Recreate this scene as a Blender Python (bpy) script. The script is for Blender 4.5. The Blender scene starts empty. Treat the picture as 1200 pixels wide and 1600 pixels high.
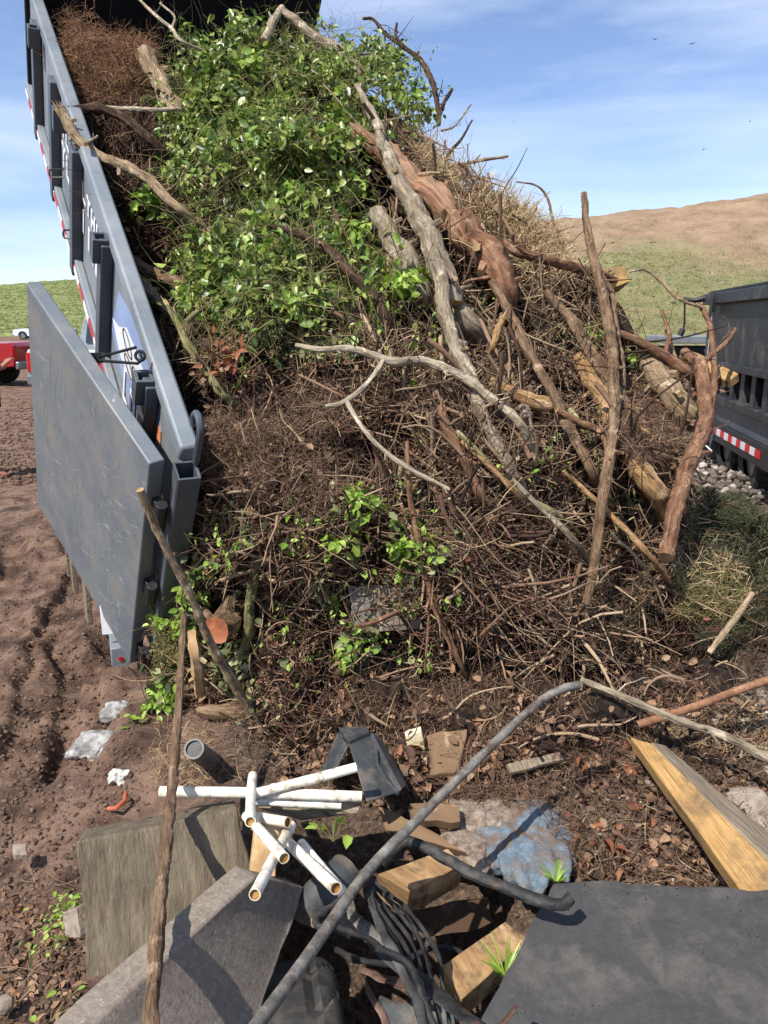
import bpy, bmesh, math, random
import numpy as np
from mathutils import Vector, Matrix, Euler
random.seed(7); RNG = np.random.default_rng(7)
C = bpy.context.scene.collection
sc = bpy.context.scene

# ------------------------------------------------------------ camera, world, sun
PITCH = math.radians(13.8); HC = 1.6; F = 1200.0
cam_d = bpy.data.cameras.new("camera"); cam = bpy.data.objects.new("camera", cam_d); C.objects.link(cam)
cam.location = (0, 0, HC); cam.rotation_euler = (math.pi/2 - PITCH, 0, 0)
cam_d.sensor_fit = 'VERTICAL'; cam_d.sensor_height = 24.0; cam_d.lens = 24.0*F/1600.0
cam_d.clip_start = 0.02; cam_d.clip_end = 3000
sc.camera = cam
sc.render.resolution_x = 768; sc.render.resolution_y = 1024
SUN = Vector((-0.66, -0.75, 0.0)).normalized(); EL = math.radians(53)
SUN = Vector((SUN.x*math.cos(EL), SUN.y*math.cos(EL), math.sin(EL)))
sl = bpy.data.lights.new("sun", 'SUN'); sl.energy = 5.0; sl.angle = math.radians(0.5); sl.color = (1.0, 0.95, 0.87)
so = bpy.data.objects.new("sun", sl); C.objects.link(so); so.rotation_euler = SUN.to_track_quat('Z', 'Y').to_euler()
W = bpy.data.worlds.new("World"); sc.world = W; W.use_nodes = True
wn = W.node_tree; wn.nodes.clear()
def N(t, kind, **kw):
    n = t.nodes.new(kind)
    for k, v in kw.items():
        if hasattr(n, k): setattr(n, k, v)
    return n
wo = N(wn, 'ShaderNodeOutputWorld'); wb = N(wn, 'ShaderNodeBackground'); wb.inputs['Strength'].default_value = 0.105
sky = N(wn, 'ShaderNodeTexSky', sky_type='NISHITA'); sky.sun_disc = False
sky.sun_elevation = EL; sky.sun_rotation = math.atan2(SUN.x, SUN.y)
sky.altitude = 0; sky.air_density = 1.0; sky.dust_density = 0.2; sky.ozone_density = 5.0
tc = N(wn, 'ShaderNodeTexCoord'); mp = N(wn, 'ShaderNodeMapping'); mp.inputs['Scale'].default_value = (1.3, 1.3, 7.5)
mp.inputs['Rotation'].default_value = (0, math.radians(-9), 0)
nz = N(wn, 'ShaderNodeTexNoise'); nz.inputs['Scale'].default_value = 1.7; nz.inputs['Detail'].default_value = 7; nz.inputs['Roughness'].default_value = .55
nz.inputs['Distortion'].default_value = .3
cr = N(wn, 'ShaderNodeValToRGB'); cr.color_ramp.elements[0].color = (.04, .04, .04, 1); cr.color_ramp.elements[0].position = .38; cr.color_ramp.elements[1].position = .74
cr.color_ramp.elements[1].color = (.46, .46, .46, 1)
mx = N(wn, 'ShaderNodeMix', data_type='RGBA'); mx.inputs[7].default_value = (8.6, 9.2, 10.2, 1)
L = wn.links
L.new(tc.outputs['Generated'], mp.inputs['Vector']); L.new(mp.outputs[0], nz.inputs['Vector']); L.new(nz.outputs['Fac'], cr.inputs[0])
L.new(cr.outputs[0], mx.inputs[0]); tn = N(wn, 'ShaderNodeMix', data_type='RGBA', blend_type='MULTIPLY'); tn.inputs[0].default_value = 1; tn.inputs[7].default_value = (1.08, 1.05, 1.12, 1); L.new(sky.outputs[0], tn.inputs[6]); L.new(tn.outputs[2], mx.inputs[6]); L.new(mx.outputs[2], wb.inputs['Color']); L.new(wb.outputs[0], wo.inputs[0])
sc.view_settings.view_transform = 'Standard'; sc.view_settings.look = 'None'; sc.view_settings.exposure = 0.52; sc.view_settings.gamma = 1.0
sc.view_settings.use_curve_mapping = False
sc.render.engine = 'CYCLES'; sc.cycles.max_bounces = 5; sc.cycles.diffuse_bounces = 2; sc.cycles.transparent_max_bounces = 4
sc.cycles.use_denoising = True

# ------------------------------------------------------------ geometry helpers
cp, sp = math.cos(PITCH), math.sin(PITCH)
def ray(px, py):
    a = px-600.0; b = 800.0-py
    return np.array([a, F*cp+b*sp, -F*sp+b*cp])
def P(px, py, Y):                       # point at world distance Y on the line of sight
    r = ray(px, py); return r*(Y/r[1])+np.array([0, 0, HC])
def G(px, py, z=0.0):                   # point at height z
    r = ray(px, py); return r*((z-HC)/r[2])+np.array([0, 0, HC])
def hash3(i, j, k, s):
    h = (i*374761393+j*668265263+k*2147483647+s*974634777) & 0xffffffff
    h = (h ^ (h >> 13))*1274126177 & 0xffffffff
    h = (h ^ (h >> 16)) & 0xffffffff
    return h/4294967295.0
def vnoise(p, s=0):
    p = np.asarray(p, float); f = np.floor(p); t = p-f; t = t*t*(3-2*t); f = f.astype(np.int64)
    r = 0
    for dx in (0, 1):
        for dy in (0, 1):
            for dz in (0, 1):
                w = (t[..., 0] if dx else 1-t[..., 0])*(t[..., 1] if dy else 1-t[..., 1])*(t[..., 2] if dz else 1-t[..., 2])
                r = r+w*hash3(f[..., 0]+dx, f[..., 1]+dy, f[..., 2]+dz, s)
    return r*2-1
def fbm(p, s=0, o=4, g=.5):
    a = 1; r = 0; p = np.asarray(p, float)
    for i in range(o): r = r+a*vnoise(p*(2.03**i)+i*17.3, s+i); a *= g
    return r
def catm(pts, n):
    pts = [np.array(p, float) for p in pts]; pts = [2*pts[0]-pts[1]]+pts+[2*pts[-1]-pts[-2]]
    out = []
    for i in range(1, len(pts)-2):
        a, b, c, d = pts[i-1:i+3]
        for k in range(n):
            t = k/n; out.append(.5*((2*b)+(-a+c)*t+(2*a-5*b+4*c-d)*t*t+(-a+3*b-3*c+d)*t**3))
    out.append(pts[-2]); return np.array(out)
def mesh_np(name, V, FL, mats, parent=None, smooth=True, idx=None):
    """V (n,3); FL list of int arrays (m,k); idx list of material index per array"""
    me = bpy.data.meshes.new(name); V = np.asarray(V, np.float32)
    me.vertices.add(len(V)); me.vertices.foreach_set('co', V.ravel())
    FL = [np.asarray(f, np.int32) for f in FL]; nl = sum(f.size for f in FL); npoly = sum(len(f) for f in FL)
    me.loops.add(nl); me.loops.foreach_set('vertex_index', np.concatenate([f.ravel() for f in FL]))
    me.polygons.add(npoly)
    tot = np.concatenate([np.full(len(f), f.shape[1], np.int32) for f in FL]); st = np.concatenate([[0], np.cumsum(tot)[:-1]]).astype(np.int32)
    me.polygons.foreach_set('loop_start', st)
    if idx: me.polygons.foreach_set('material_index', np.concatenate([np.full(len(f), m, np.int32) for f, m in zip(FL, idx)]))
    me.update(calc_edges=True); me.validate()
    if smooth: me.polygons.foreach_set('use_smooth', np.ones(len(me.polygons), bool))
    for m in (mats if isinstance(mats, (list, tuple)) else [mats]): me.materials.append(m)
    o = bpy.data.objects.new(name, me); C.objects.link(o)
    if parent: o.parent = parent
    return o
def tag(o, label=None, cat=None, group=None, kind=None):
    if label: o['label'] = label
    if cat: o['category'] = cat
    if group: o['group'] = group
    if kind: o['kind'] = kind
    return o
def empty(name, loc, label, cat, group=None, rz=0):
    o = bpy.data.objects.new(name, None); C.objects.link(o); o.location = loc; o.rotation_euler = (0, 0, rz); o.empty_display_size = .1
    return tag(o, label, cat, group)
class MB:                                # mesh collector
    def __init__(s): s.V = []; s.F = []; s.M = []
    def add(s, V, Fs, m=0):
        b = len(s.V); s.V += [tuple(map(float, v)) for v in V]; s.F += [tuple(b+i for i in f) for f in Fs]; s.M += [m]*len(Fs)
    def box(s, c, h, R=None, m=0):      # centre, half sizes, 3 axes
        c = np.array(c, float); R = np.eye(3) if R is None else np.array(R, float)
        V = [c+sx*h[0]*R[0]+sy*h[1]*R[1]+sz*h[2]*R[2] for sx in (-1, 1) for sy in (-1, 1) for sz in (-1, 1)]
        s.add(V, [(0, 1, 3, 2), (4, 6, 7, 5), (0, 4, 5, 1), (2, 3, 7, 6), (0, 2, 6, 4), (1, 5, 7, 3)], m)
    def tube(s, pts, rad, n=10, cap=True, m=0, mcap=None, flat=1.0):
        pts = [np.array(p, float) for p in pts]; k = len(pts)
        rad = [rad]*k if np.isscalar(rad) else rad
        V = []; up = np.array([.13, .31, .94])
        T = [(pts[min(i+1, k-1)]-pts[max(i-1, 0)]) for i in range(k)]
        a = None
        for i in range(k):
            t = T[i]/(np.linalg.norm(T[i])+1e-9)
            if a is None: a = np.cross(t, up)
            a = a-t*np.dot(a, t); a /= np.linalg.norm(a)+1e-9; b = np.cross(t, a)
            for j in range(n):
                w = 2*math.pi*j/n; V.append(pts[i]+rad[i]*(math.cos(w)*a+flat*math.sin(w)*b))
        Fs = [(i*n+j, i*n+(j+1) % n, (i+1)*n+(j+1) % n, (i+1)*n+j) for i in range(k-1) for j in range(n)]
        s.add(V, Fs, m)
        if cap: s.add(V[:n], [tuple(range(n))[::-1]], m if mcap is None else mcap); s.add(V[-n:], [tuple(range(n))], m if mcap is None else mcap)
    def build(s, name, mats, parent=None, bevel=0, smooth=True, seg=2, auto=True, weld=False):
        me = bpy.data.meshes.new(name); me.from_pydata(s.V, [], s.F); me.validate()
        for m in (mats if isinstance(mats, (list, tuple)) else [mats]): me.materials.append(m)
        for p, mi in zip(me.polygons, s.M): p.material_index = mi
        if weld or bevel:
            bm = bmesh.new(); bm.from_mesh(me); bmesh.ops.remove_doubles(bm, verts=bm.verts, dist=1e-5)
            bmesh.ops.recalc_face_normals(bm, faces=bm.faces); bm.to_mesh(me); bm.free()
        o = bpy.data.objects.new(name, me); C.objects.link(o)
        if parent: o.parent = parent
        if smooth:
            me.polygons.foreach_set('use_smooth', np.ones(len(me.polygons), bool))
            try: me.set_sharp_from_angle(angle=math.radians(40))
            except Exception: pass
        if bevel:
            b = o.modifiers.new('b', 'BEVEL'); b.width = bevel; b.segments = seg; b.limit_method = 'ANGLE'; b.angle_limit = math.radians(35); b.harden_normals = False
        return o

# ------------------------------------------------------------ materials
def lin(r, g, b): return tuple((c/255/12.92 if c/255 <= .04045 else ((c/255+.055)/1.055)**2.4) for c in (r, g, b))+(1,)
def mat(name, cols, scale=8, detail=6, rough=.85, bump=.4, bscale=None, stretch=(1, 1, 1), metal=0, spec=.3, island=0, dist=.02, coord='Object', rough_noise=.6, pos=None, dirt=None, trans=0, cracks=None):
    m = bpy.data.materials.new(name); m.use_nodes = True; t = m.node_tree; t.nodes.clear(); l = t.links
    out = N(t, 'ShaderNodeOutputMaterial'); b = N(t, 'ShaderNodeBsdfPrincipled')
    b.inputs['Roughness'].default_value = rough; b.inputs['Metallic'].default_value = metal; b.inputs['Specular IOR Level'].default_value = spec
    tc = N(t, 'ShaderNodeTexCoord'); mp = N(t, 'ShaderNodeMapping'); mp.inputs['Scale'].default_value = stretch
    l.new(tc.outputs[coord], mp.inputs[0])
    n1 = N(t, 'ShaderNodeTexNoise'); n1.inputs['Scale'].default_value = scale; n1.inputs['Detail'].default_value = detail; n1.inputs['Roughness'].default_value = rough_noise
    l.new(mp.outputs[0], n1.inputs['Vector'])
    r = N(t, 'ShaderNodeValToRGB'); e = r.color_ramp.elements
    n = len(cols); ps = pos or [.32+.36*i/max(n-1, 1) for i in range(n)]
    while len(e) < n: e.new(.5)
    for i in range(n): e[i].position = ps[i]; e[i].color = tuple(cols[i])[:3]+(1,)
    fac = n1.outputs['Fac']
    if island:
        g = N(t, 'ShaderNodeNewGeometry'); mm = N(t, 'ShaderNodeMix', data_type='FLOAT'); mm.inputs[0].default_value = island
        mr = N(t, 'ShaderNodeMapRange'); mr.inputs[3].default_value = ps[0]-.03; mr.inputs[4].default_value = ps[-1]+.03
        l.new(g.outputs['Random Per Island'], mr.inputs[0]); l.new(fac, mm.inputs[2]); l.new(mr.outputs[0], mm.inputs[3]); fac = mm.outputs[0]
    l.new(fac, r.inputs[0]); col = r.outputs[0]
    if dirt:
        nd = N(t, 'ShaderNodeTexNoise'); nd.inputs['Scale'].default_value = dirt[1]; nd.inputs['Detail'].default_value = 8; nd.inputs['Roughness'].default_value = .7
        l.new(tc.outputs[coord], nd.inputs['Vector']); rd = N(t, 'ShaderNodeValToRGB'); rd.color_ramp.elements[0].position = dirt[2]; rd.color_ramp.elements[1].position = dirt[3]
        l.new(nd.outputs['Fac'], rd.inputs[0]); md = N(t, 'ShaderNodeMix', data_type='RGBA'); l.new(rd.outputs[0], md.inputs[0]); l.new(col, md.inputs[6]); md.inputs[7].default_value = tuple(dirt[0])[:3]+(1,)
        col = md.outputs[2]
    if cracks:
        cs, cst, lo, hi, stg = cracks; m2 = N(t, 'ShaderNodeMapping'); m2.inputs['Scale'].default_value = cst; l.new(tc.outputs[coord], m2.inputs[0])
        wv = N(t, 'ShaderNodeTexNoise'); wv.inputs['Scale'].default_value = cs; wv.inputs['Detail'].default_value = 4; wv.inputs['Roughness'].default_value = .6; l.new(m2.outputs[0], wv.inputs['Vector'])
        k1 = N(t, 'ShaderNodeMapRange'); k1.inputs[1].default_value = lo; k1.inputs[2].default_value = hi; k1.inputs[3].default_value = 1-stg; k1.inputs[4].default_value = 1; l.new(wv.outputs['Fac'], k1.inputs[0])
        mq = N(t, 'ShaderNodeMix', data_type='RGBA', blend_type='MULTIPLY'); mq.inputs[0].default_value = 1; l.new(col, mq.inputs[6]); l.new(k1.outputs[0], mq.inputs[7]); col = mq.outputs[2]
    l.new(col, b.inputs['Base Color'])
    if bump:
        n2 = N(t, 'ShaderNodeTexNoise'); n2.inputs['Scale'].default_value = bscale or scale*3; n2.inputs['Detail'].default_value = 8; n2.inputs['Roughness'].default_value = .65
        l.new(mp.outputs[0], n2.inputs['Vector']); bp = N(t, 'ShaderNodeBump'); bp.inputs['Strength'].default_value = bump; bp.inputs['Distance'].default_value = dist
        l.new(n2.outputs['Fac'], bp.inputs['Height']); l.new(bp.outputs[0], b.inputs['Normal'])
    if trans:
        tr = N(t, 'ShaderNodeBsdfTranslucent'); l.new(col, tr.inputs[0]); ms = N(t, 'ShaderNodeMixShader'); ms.inputs[0].default_value = trans
        l.new(b.outputs[0], ms.inputs[1]); l.new(tr.outputs[0], ms.inputs[2]); l.new(ms.outputs[0], out.inputs[0])
    else: l.new(b.outputs[0], out.inputs[0])
    return m
def K(*a): return [lin(*c) for c in a]
M = {}
M['core'] = mat('pile core litter', K((16, 11, 9), (34, 25, 20), (62, 47, 38), (30, 26, 18)), 22, 8, .95, 1.0, 60, dist=.03)  # litter tones pushed near black to paint the deep shade between branches
M['core2'] = mat('dark clods', K((30, 22, 17), (62, 46, 36), (94, 72, 57)), 30, 8, .95, 1.0, 90, dist=.01, island=.3)
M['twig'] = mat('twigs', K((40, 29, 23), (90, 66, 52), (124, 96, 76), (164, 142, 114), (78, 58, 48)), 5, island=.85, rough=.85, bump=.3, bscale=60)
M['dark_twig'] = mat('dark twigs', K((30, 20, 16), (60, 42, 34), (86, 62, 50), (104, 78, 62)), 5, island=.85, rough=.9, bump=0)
M['root_hair'] = mat('root hair', K((72, 54, 44), (116, 90, 74), (148, 120, 98), (98, 78, 66)), 5, island=.8, rough=.9, bump=0)
M['root_rust'] = mat('rusty root hair', K((84, 60, 44), (128, 94, 68), (166, 130, 98)), 5, island=.8, rough=.9, bump=0)
M['straw'] = mat('dry straw', K((128, 100, 72), (186, 160, 118), (214, 192, 150), (150, 118, 84)), 5, island=.85, rough=.8, bump=0)
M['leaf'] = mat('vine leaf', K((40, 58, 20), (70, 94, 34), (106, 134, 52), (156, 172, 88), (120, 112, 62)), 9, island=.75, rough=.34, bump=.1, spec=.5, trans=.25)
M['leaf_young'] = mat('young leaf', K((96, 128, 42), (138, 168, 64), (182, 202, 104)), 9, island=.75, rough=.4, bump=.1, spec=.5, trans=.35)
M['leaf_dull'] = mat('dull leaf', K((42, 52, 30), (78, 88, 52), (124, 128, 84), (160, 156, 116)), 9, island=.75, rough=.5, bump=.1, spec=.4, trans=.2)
M['dead_leaf'] = mat('dead leaf', K((50, 37, 30), (88, 66, 52), (122, 95, 75), (164, 136, 108), (134, 88, 62)), 9, island=.85, rough=.75, bump=.2, trans=.15)
M['rust_leaf'] = mat('rust leaf', K((98, 58, 40), (142, 82, 56), (168, 112, 80)), 9, island=.8, rough=.7, bump=.2, trans=.2)
M['grass'] = mat('clipped grass', K((38, 42, 30), (66, 72, 50), (98, 100, 72), (132, 126, 96)), 5, island=.8, rough=.7, bump=0, trans=.15)  # blade colours darkened to paint in the shade at the pile foot
M['hay'] = mat('yellow green grass', K((84, 84, 46), (126, 120, 72), (172, 162, 110)), 5, island=.8, rough=.7, bump=0, trans=.15)
M['stem'] = mat('vine stem', K((84, 86, 46), (126, 124, 74), (150, 132, 98)), 5, island=.7, rough=.7, bump=0)
M['dark_root'] = mat('dark root', K((46, 33, 27), (88, 63, 50), (124, 94, 75), (152, 124, 102)), 5, island=.85, rough=.9, bump=.3, bscale=60)
def bark(name, cols, **k):
    a = dict(scale=34, detail=9, rough=.92, bump=1.0, bscale=70, dist=.02, rough_noise=.72, stretch=(1, 1, .22), dirt=(lin(*[min(255, c*1.18+14) for c in cols[-1]]), 11, .56, .70), spec=.2)
    a.update(k); m = mat(name, K(*cols), **a); t = m.node_tree; l = t.links
    at = N(t, 'ShaderNodeAttribute'); at.attribute_name = 'grain'
    mp = next(n for n in t.nodes if n.type == 'MAPPING'); l.new(at.outputs['Vector'], mp.inputs[0])
    # dark fissures
    v = N(t, 'ShaderNodeTexNoise'); v.inputs['Scale'].default_value = 70; v.inputs['Detail'].default_value = 6; v.inputs['Roughness'].default_value = .8; m2 = N(t, 'ShaderNodeMapping'); m2.inputs['Scale'].default_value = (1, 1, .12)
    l.new(at.outputs['Vector'], m2.inputs[0]); l.new(m2.outputs[0], v.inputs['Vector']); mr = N(t, 'ShaderNodeMapRange'); mr.inputs[1].default_value = .36; mr.inputs[2].default_value = .54; mr.inputs[3].default_value = .22; mr.inputs[4].default_value = 1; l.new(v.outputs['Fac'], mr.inputs[0])
    b = next(n for n in t.nodes if n.type == 'BSDF_PRINCIPLED'); c0 = b.inputs['Base Color'].links[0].from_socket
    mx = N(t, 'ShaderNodeMix', data_type='RGBA', blend_type='MULTIPLY'); mx.inputs[0].default_value = .8; l.new(c0, mx.inputs[6]); l.new(mr.outputs[0], mx.inputs[7]); l.new(mx.outputs[2], b.inputs['Base Color']); return m
M['b_tan'] = bark('tan bark', [(102, 84, 64), (156, 134, 106), (188, 168, 140)])
M['b_grey'] = bark('grey bark', [(104, 92, 76), (148, 133, 112), (182, 168, 146)])
M['b_pale'] = bark('pale bark', [(124, 112, 94), (172, 158, 134), (198, 184, 162)])
M['b_brown'] = bark('brown bark', [(78, 60, 45), (122, 98, 76), (156, 132, 106)])
M['b_dark'] = bark('dark bark', [(44, 33, 26), (76, 58, 45), (108, 86, 68)])
M['b_red'] = bark('red bark', [(78, 54, 40), (126, 92, 70), (162, 128, 102)])
M['b_rot'] = bark('rotten red wood', [(70, 48, 36), (126, 90, 68), (164, 128, 102), (124, 106, 84)], scale=9, bump=1.0, bscale=30, dist=.02)
M['b_orange'] = bark('orange bark', [(118, 86, 56), (166, 130, 90), (196, 164, 124)])
M['b_green'] = bark('olive bark', [(88, 86, 52), (132, 126, 84), (162, 152, 112)])
M['b_log'] = bark('log bark', [(80, 62, 46), (124, 100, 76), (160, 136, 108)])
M['cut'] = mat('cut wood end', K((106, 80, 52), (148, 117, 80), (176, 148, 110)), 18, cracks=(22, (3, .3, 1), .34, .42, .6), dirt=(lin(84, 66, 50), 13, .5, .68), stretch=(1, .2, 1),  bump=.4, bscale=50, dist=.004)
M['cut_orange'] = mat('orange cut end', K((104, 60, 42), (152, 90, 60), (178, 124, 88)), 14, bump=.5, bscale=50, dist=.006)
M['splinter'] = mat('splintered wood', K((120, 94, 64), (168, 138, 100), (198, 174, 136)), 9, stretch=(1, 1, .15), bump=.6, bscale=60, dist=.005)
M['timber_y'] = mat('yellow timber', K((132, 99, 58), (168, 132, 82), (188, 154, 102)), 16, cracks=(20, (5, .18, 5), .30, .38, .55), stretch=(16, .5, 16), bump=.9, bscale=22, dist=.003, rough=.8, dirt=(lin(104, 86, 66), 6, .46, .66))
M['timber_w'] = mat('weathered timber', K((76, 66, 54), (106, 95, 79), (134, 121, 101)), 5, stretch=(5, 1.1, 3), bump=1.0, bscale=26, dist=.008, rough=.9, rough_noise=.75, cracks=(10, (3.0, .35, 1), .31, .36, .75), dirt=(lin(110, 103, 84), 5, .5, .7))
M['timber_g'] = mat('grey timber face', K((86, 74, 62), (124, 110, 92), (150, 136, 116)), 9, cracks=(20, (5, .18, 5), .34, .42, .6), stretch=(12, 1, 12), bump=.5, bscale=12, dist=.004)
M['soil'] = mat('soil', K((62, 46, 38), (100, 77, 64), (130, 105, 88), (114, 90, 75)), 5, 10, .95, 1, 34, dist=.03, dirt=(lin(58, 44, 37), 3.4, .48, .72))
M['clod'] = mat('soil clods', K((64, 49, 41), (106, 84, 71), (136, 112, 94)), 12, island=.6, rough=.95, bump=.8, bscale=80)
M['paint'] = mat('grey trailer paint', K((100, 107, 113), (116, 123, 128), (130, 136, 140)), 3, 8, .5, .15, 40, spec=.4, rough_noise=.7, dirt=(lin(142, 134, 122), 7, .54, .85))
M['paint_d'] = mat('dark and shade trailer paint', K((58, 63, 69), (70, 76, 82), (84, 89, 94)), 3, 6, .5, .08, 40, spec=.5, dirt=(lin(128, 126, 120), 11, .62, .85))  # on stakes and sockets this darker copy stands in for shade
M['inner'] = mat('black bed interior', K((10, 11, 14), (16, 17, 20), (26, 27, 30)), 6, rough=.6, bump=.1)
M['black'] = mat('black steel', K((14, 15, 18), (26, 27, 30), (40, 40, 42)), 8, rough=.5, bump=.15, spec=.5)
M['blackpaint'] = mat('black trailer paint', K((26, 27, 31), (38, 40, 44), (52, 53, 57)), 4, rough=.5, bump=.3, spec=.4, rough_noise=.75, dirt=(lin(104, 98, 92), 4, .52, .78))
M['rust_pipe'] = mat('rusty pipe skin', K((84, 56, 42), (130, 92, 68), (160, 124, 98)), 26, 9, .85, .7, 80, dist=.003, rough_noise=.75)
M['rubber'] = mat('rubber', K((26, 26, 26), (46, 45, 44), (74, 70, 66)), 10, rough=.8, bump=.3)
M['white'] = mat('white paint', K((214, 216, 218), (232, 234, 236)), 6, rough=.35, bump=0, spec=.5)
M['red_tape'] = mat('red reflective tape', K((170, 30, 38), (196, 44, 50)), 6, rough=.35, bump=0)
M['white_tape'] = mat('white reflective tape', K((196, 198, 200), (222, 224, 226)), 6, rough=.35, bump=0)
M['orange'] = mat('orange decal', K((206, 128, 84), (220, 150, 104)), 6, rough=.4, bump=0)
M['bluedec'] = mat('blue decal', K((120, 142, 182), (138, 156, 190)), 4, rough=.4, bump=0)
M['ink'] = mat('decal ink', K((60, 60, 60), (90, 88, 84)), 6, rough=.5, bump=0)
M['redpaint'] = mat('red car paint', K((148, 16, 28), (166, 22, 34)), 3, rough=.22, bump=0, spec=.6)
M['whitecar'] = mat('white car paint', K((200, 204, 208), (216, 220, 224)), 3, rough=.25, bump=0, spec=.6)
M['greycar'] = mat('grey car plastic', K((112, 120, 124), (140, 148, 152)), 3, rough=.4, bump=0, spec=.5)
M['glass'] = mat('car glass', K((24, 30, 36), (40, 48, 54)), 3, rough=.08, bump=0, spec=.8)
M['rim'] = mat('rim metal', K((120, 122, 124), (150, 152, 154)), 6, rough=.35, metal=.8, bump=0)
M['lamp_red'] = mat('red lamp lens', K((150, 14, 20), (180, 24, 30)), 6, rough=.2, bump=0)
M['pvc'] = mat('white plastic pipe', K((196, 186, 164), (226, 220, 204), (238, 234, 222)), 11, rough=.5, bump=.15, spec=.4, dirt=(lin(128, 110, 90), 26, .50, .68))
M['pvc_in'] = mat('yellow pipe bore', K((128, 92, 44), (182, 144, 86)), 30, rough=.8, bump=.3)
M['steelpipe'] = mat('grey steel pipe', K((70, 66, 61), (112, 107, 100), (146, 141, 133)), 20, 9, .55, .7, 70, metal=.1, spec=.4, dist=.004, rough_noise=.75, dirt=(lin(78, 64, 53), 13, .48, .62))
M['strap'] = mat('dark bent metal', K((26, 26, 27), (48, 47, 46), (78, 75, 71)), 16, 8, .6, .8, 50, metal=.15, dist=.004, dirt=(lin(110, 92, 78), 13, .56, .74))
M['rust'] = mat('rusty steel', K((48, 36, 30), (86, 64, 53), (122, 98, 84)), 16, 9, .8, .6, 80, dist=.003)
M['greypipe'] = mat('grey plastic pipe', K((92, 88, 84), (130, 126, 120)), 12, rough=.6, bump=.2)
M['bin'] = mat('grey plastic', K((46, 48, 50), (60, 63, 65), (76, 79, 80)), 12, rough=.6, bump=.3, spec=.35, dirt=(lin(112, 99, 85), 11, .48, .72))
M['board'] = mat('black weathered board', K((56, 56, 56), (64, 63, 63), (74, 73, 72)), 40, 12, .85, .7, 110, dist=.003, spec=.2, rough_noise=.8, cracks=(7, (.5, 3, 1), .30, .33, .4), dirt=(lin(104, 97, 89), 6, .50, .80))
M['concrete'] = mat('rough concrete', K((96, 86, 76), (124, 113, 102), (146, 135, 123)), 60, 12, .9, .6, 160, dist=.003, rough_noise=.8, dirt=(lin(164, 157, 147), 150, .58, .66))
M['stone'] = mat('stone', K((104, 92, 82), (148, 134, 120), (180, 168, 154)), 14, 10, .9, .9, 40, dist=.01, dirt=(lin(90, 70, 56), 9, .5, .7))
M['foil'] = mat('crumpled grey membrane', K((84, 82, 80), (138, 136, 132), (186, 184, 180)), 24, 9, .55, 1, 50, dist=.01)
M['plaster'] = mat('white plaster lump', K((176, 172, 164), (214, 210, 204)), 16, rough=.8, bump=.8, bscale=50)
M['clay'] = mat('clay shard', K((150, 74, 50), (182, 104, 76)), 14, rough=.85, bump=.4)
M['foam'] = mat('cream foam board', K((190, 166, 120), (216, 196, 156), (232, 218, 190)), 8, rough=.8, bump=.5, bscale=30, dirt=(lin(120, 96, 70), 9, .56, .7))
M['denim'] = mat('blue cloth', K((72, 88, 102), (100, 118, 132), (134, 144, 150)), 24, 9, .95, 1, 90, dist=.008, rough_noise=.75, dirt=(lin(112, 94, 78), 13, .44, .6))
M['fibre'] = mat('fibrous underlay', K((92, 78, 66), (134, 118, 104), (166, 152, 138)), 40, 8, .95, 1, 90, dist=.01)
M['skin'] = mat('skin', K((150, 100, 78), (172, 120, 96)), 8, rough=.55, bump=.1)
M['navy'] = mat('navy cloth', K((18, 22, 36), (28, 33, 50)), 8, rough=.9, bump=.3)
M['trouser'] = mat('dark trousers', K((26, 26, 32), (40, 40, 46)), 8, rough=.9, bump=.3)
M['hair'] = mat('dark hair', K((18, 14, 12), (34, 26, 22)), 20, rough=.6, bump=.4)
M['phone'] = mat('phone shell', K((150, 150, 152), (180, 180, 182)), 8, rough=.3, bump=0)
M['bird'] = mat('bird feathers', K((14, 14, 16), (28, 28, 30)), 8, rough=.8, bump=0)
M['pebble'] = mat('pale rubble bits', K((54, 48, 43), (92, 82, 74), (120, 108, 98), (176, 168, 158)), 9, island=.8, rough=.85, bump=.4)

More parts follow.
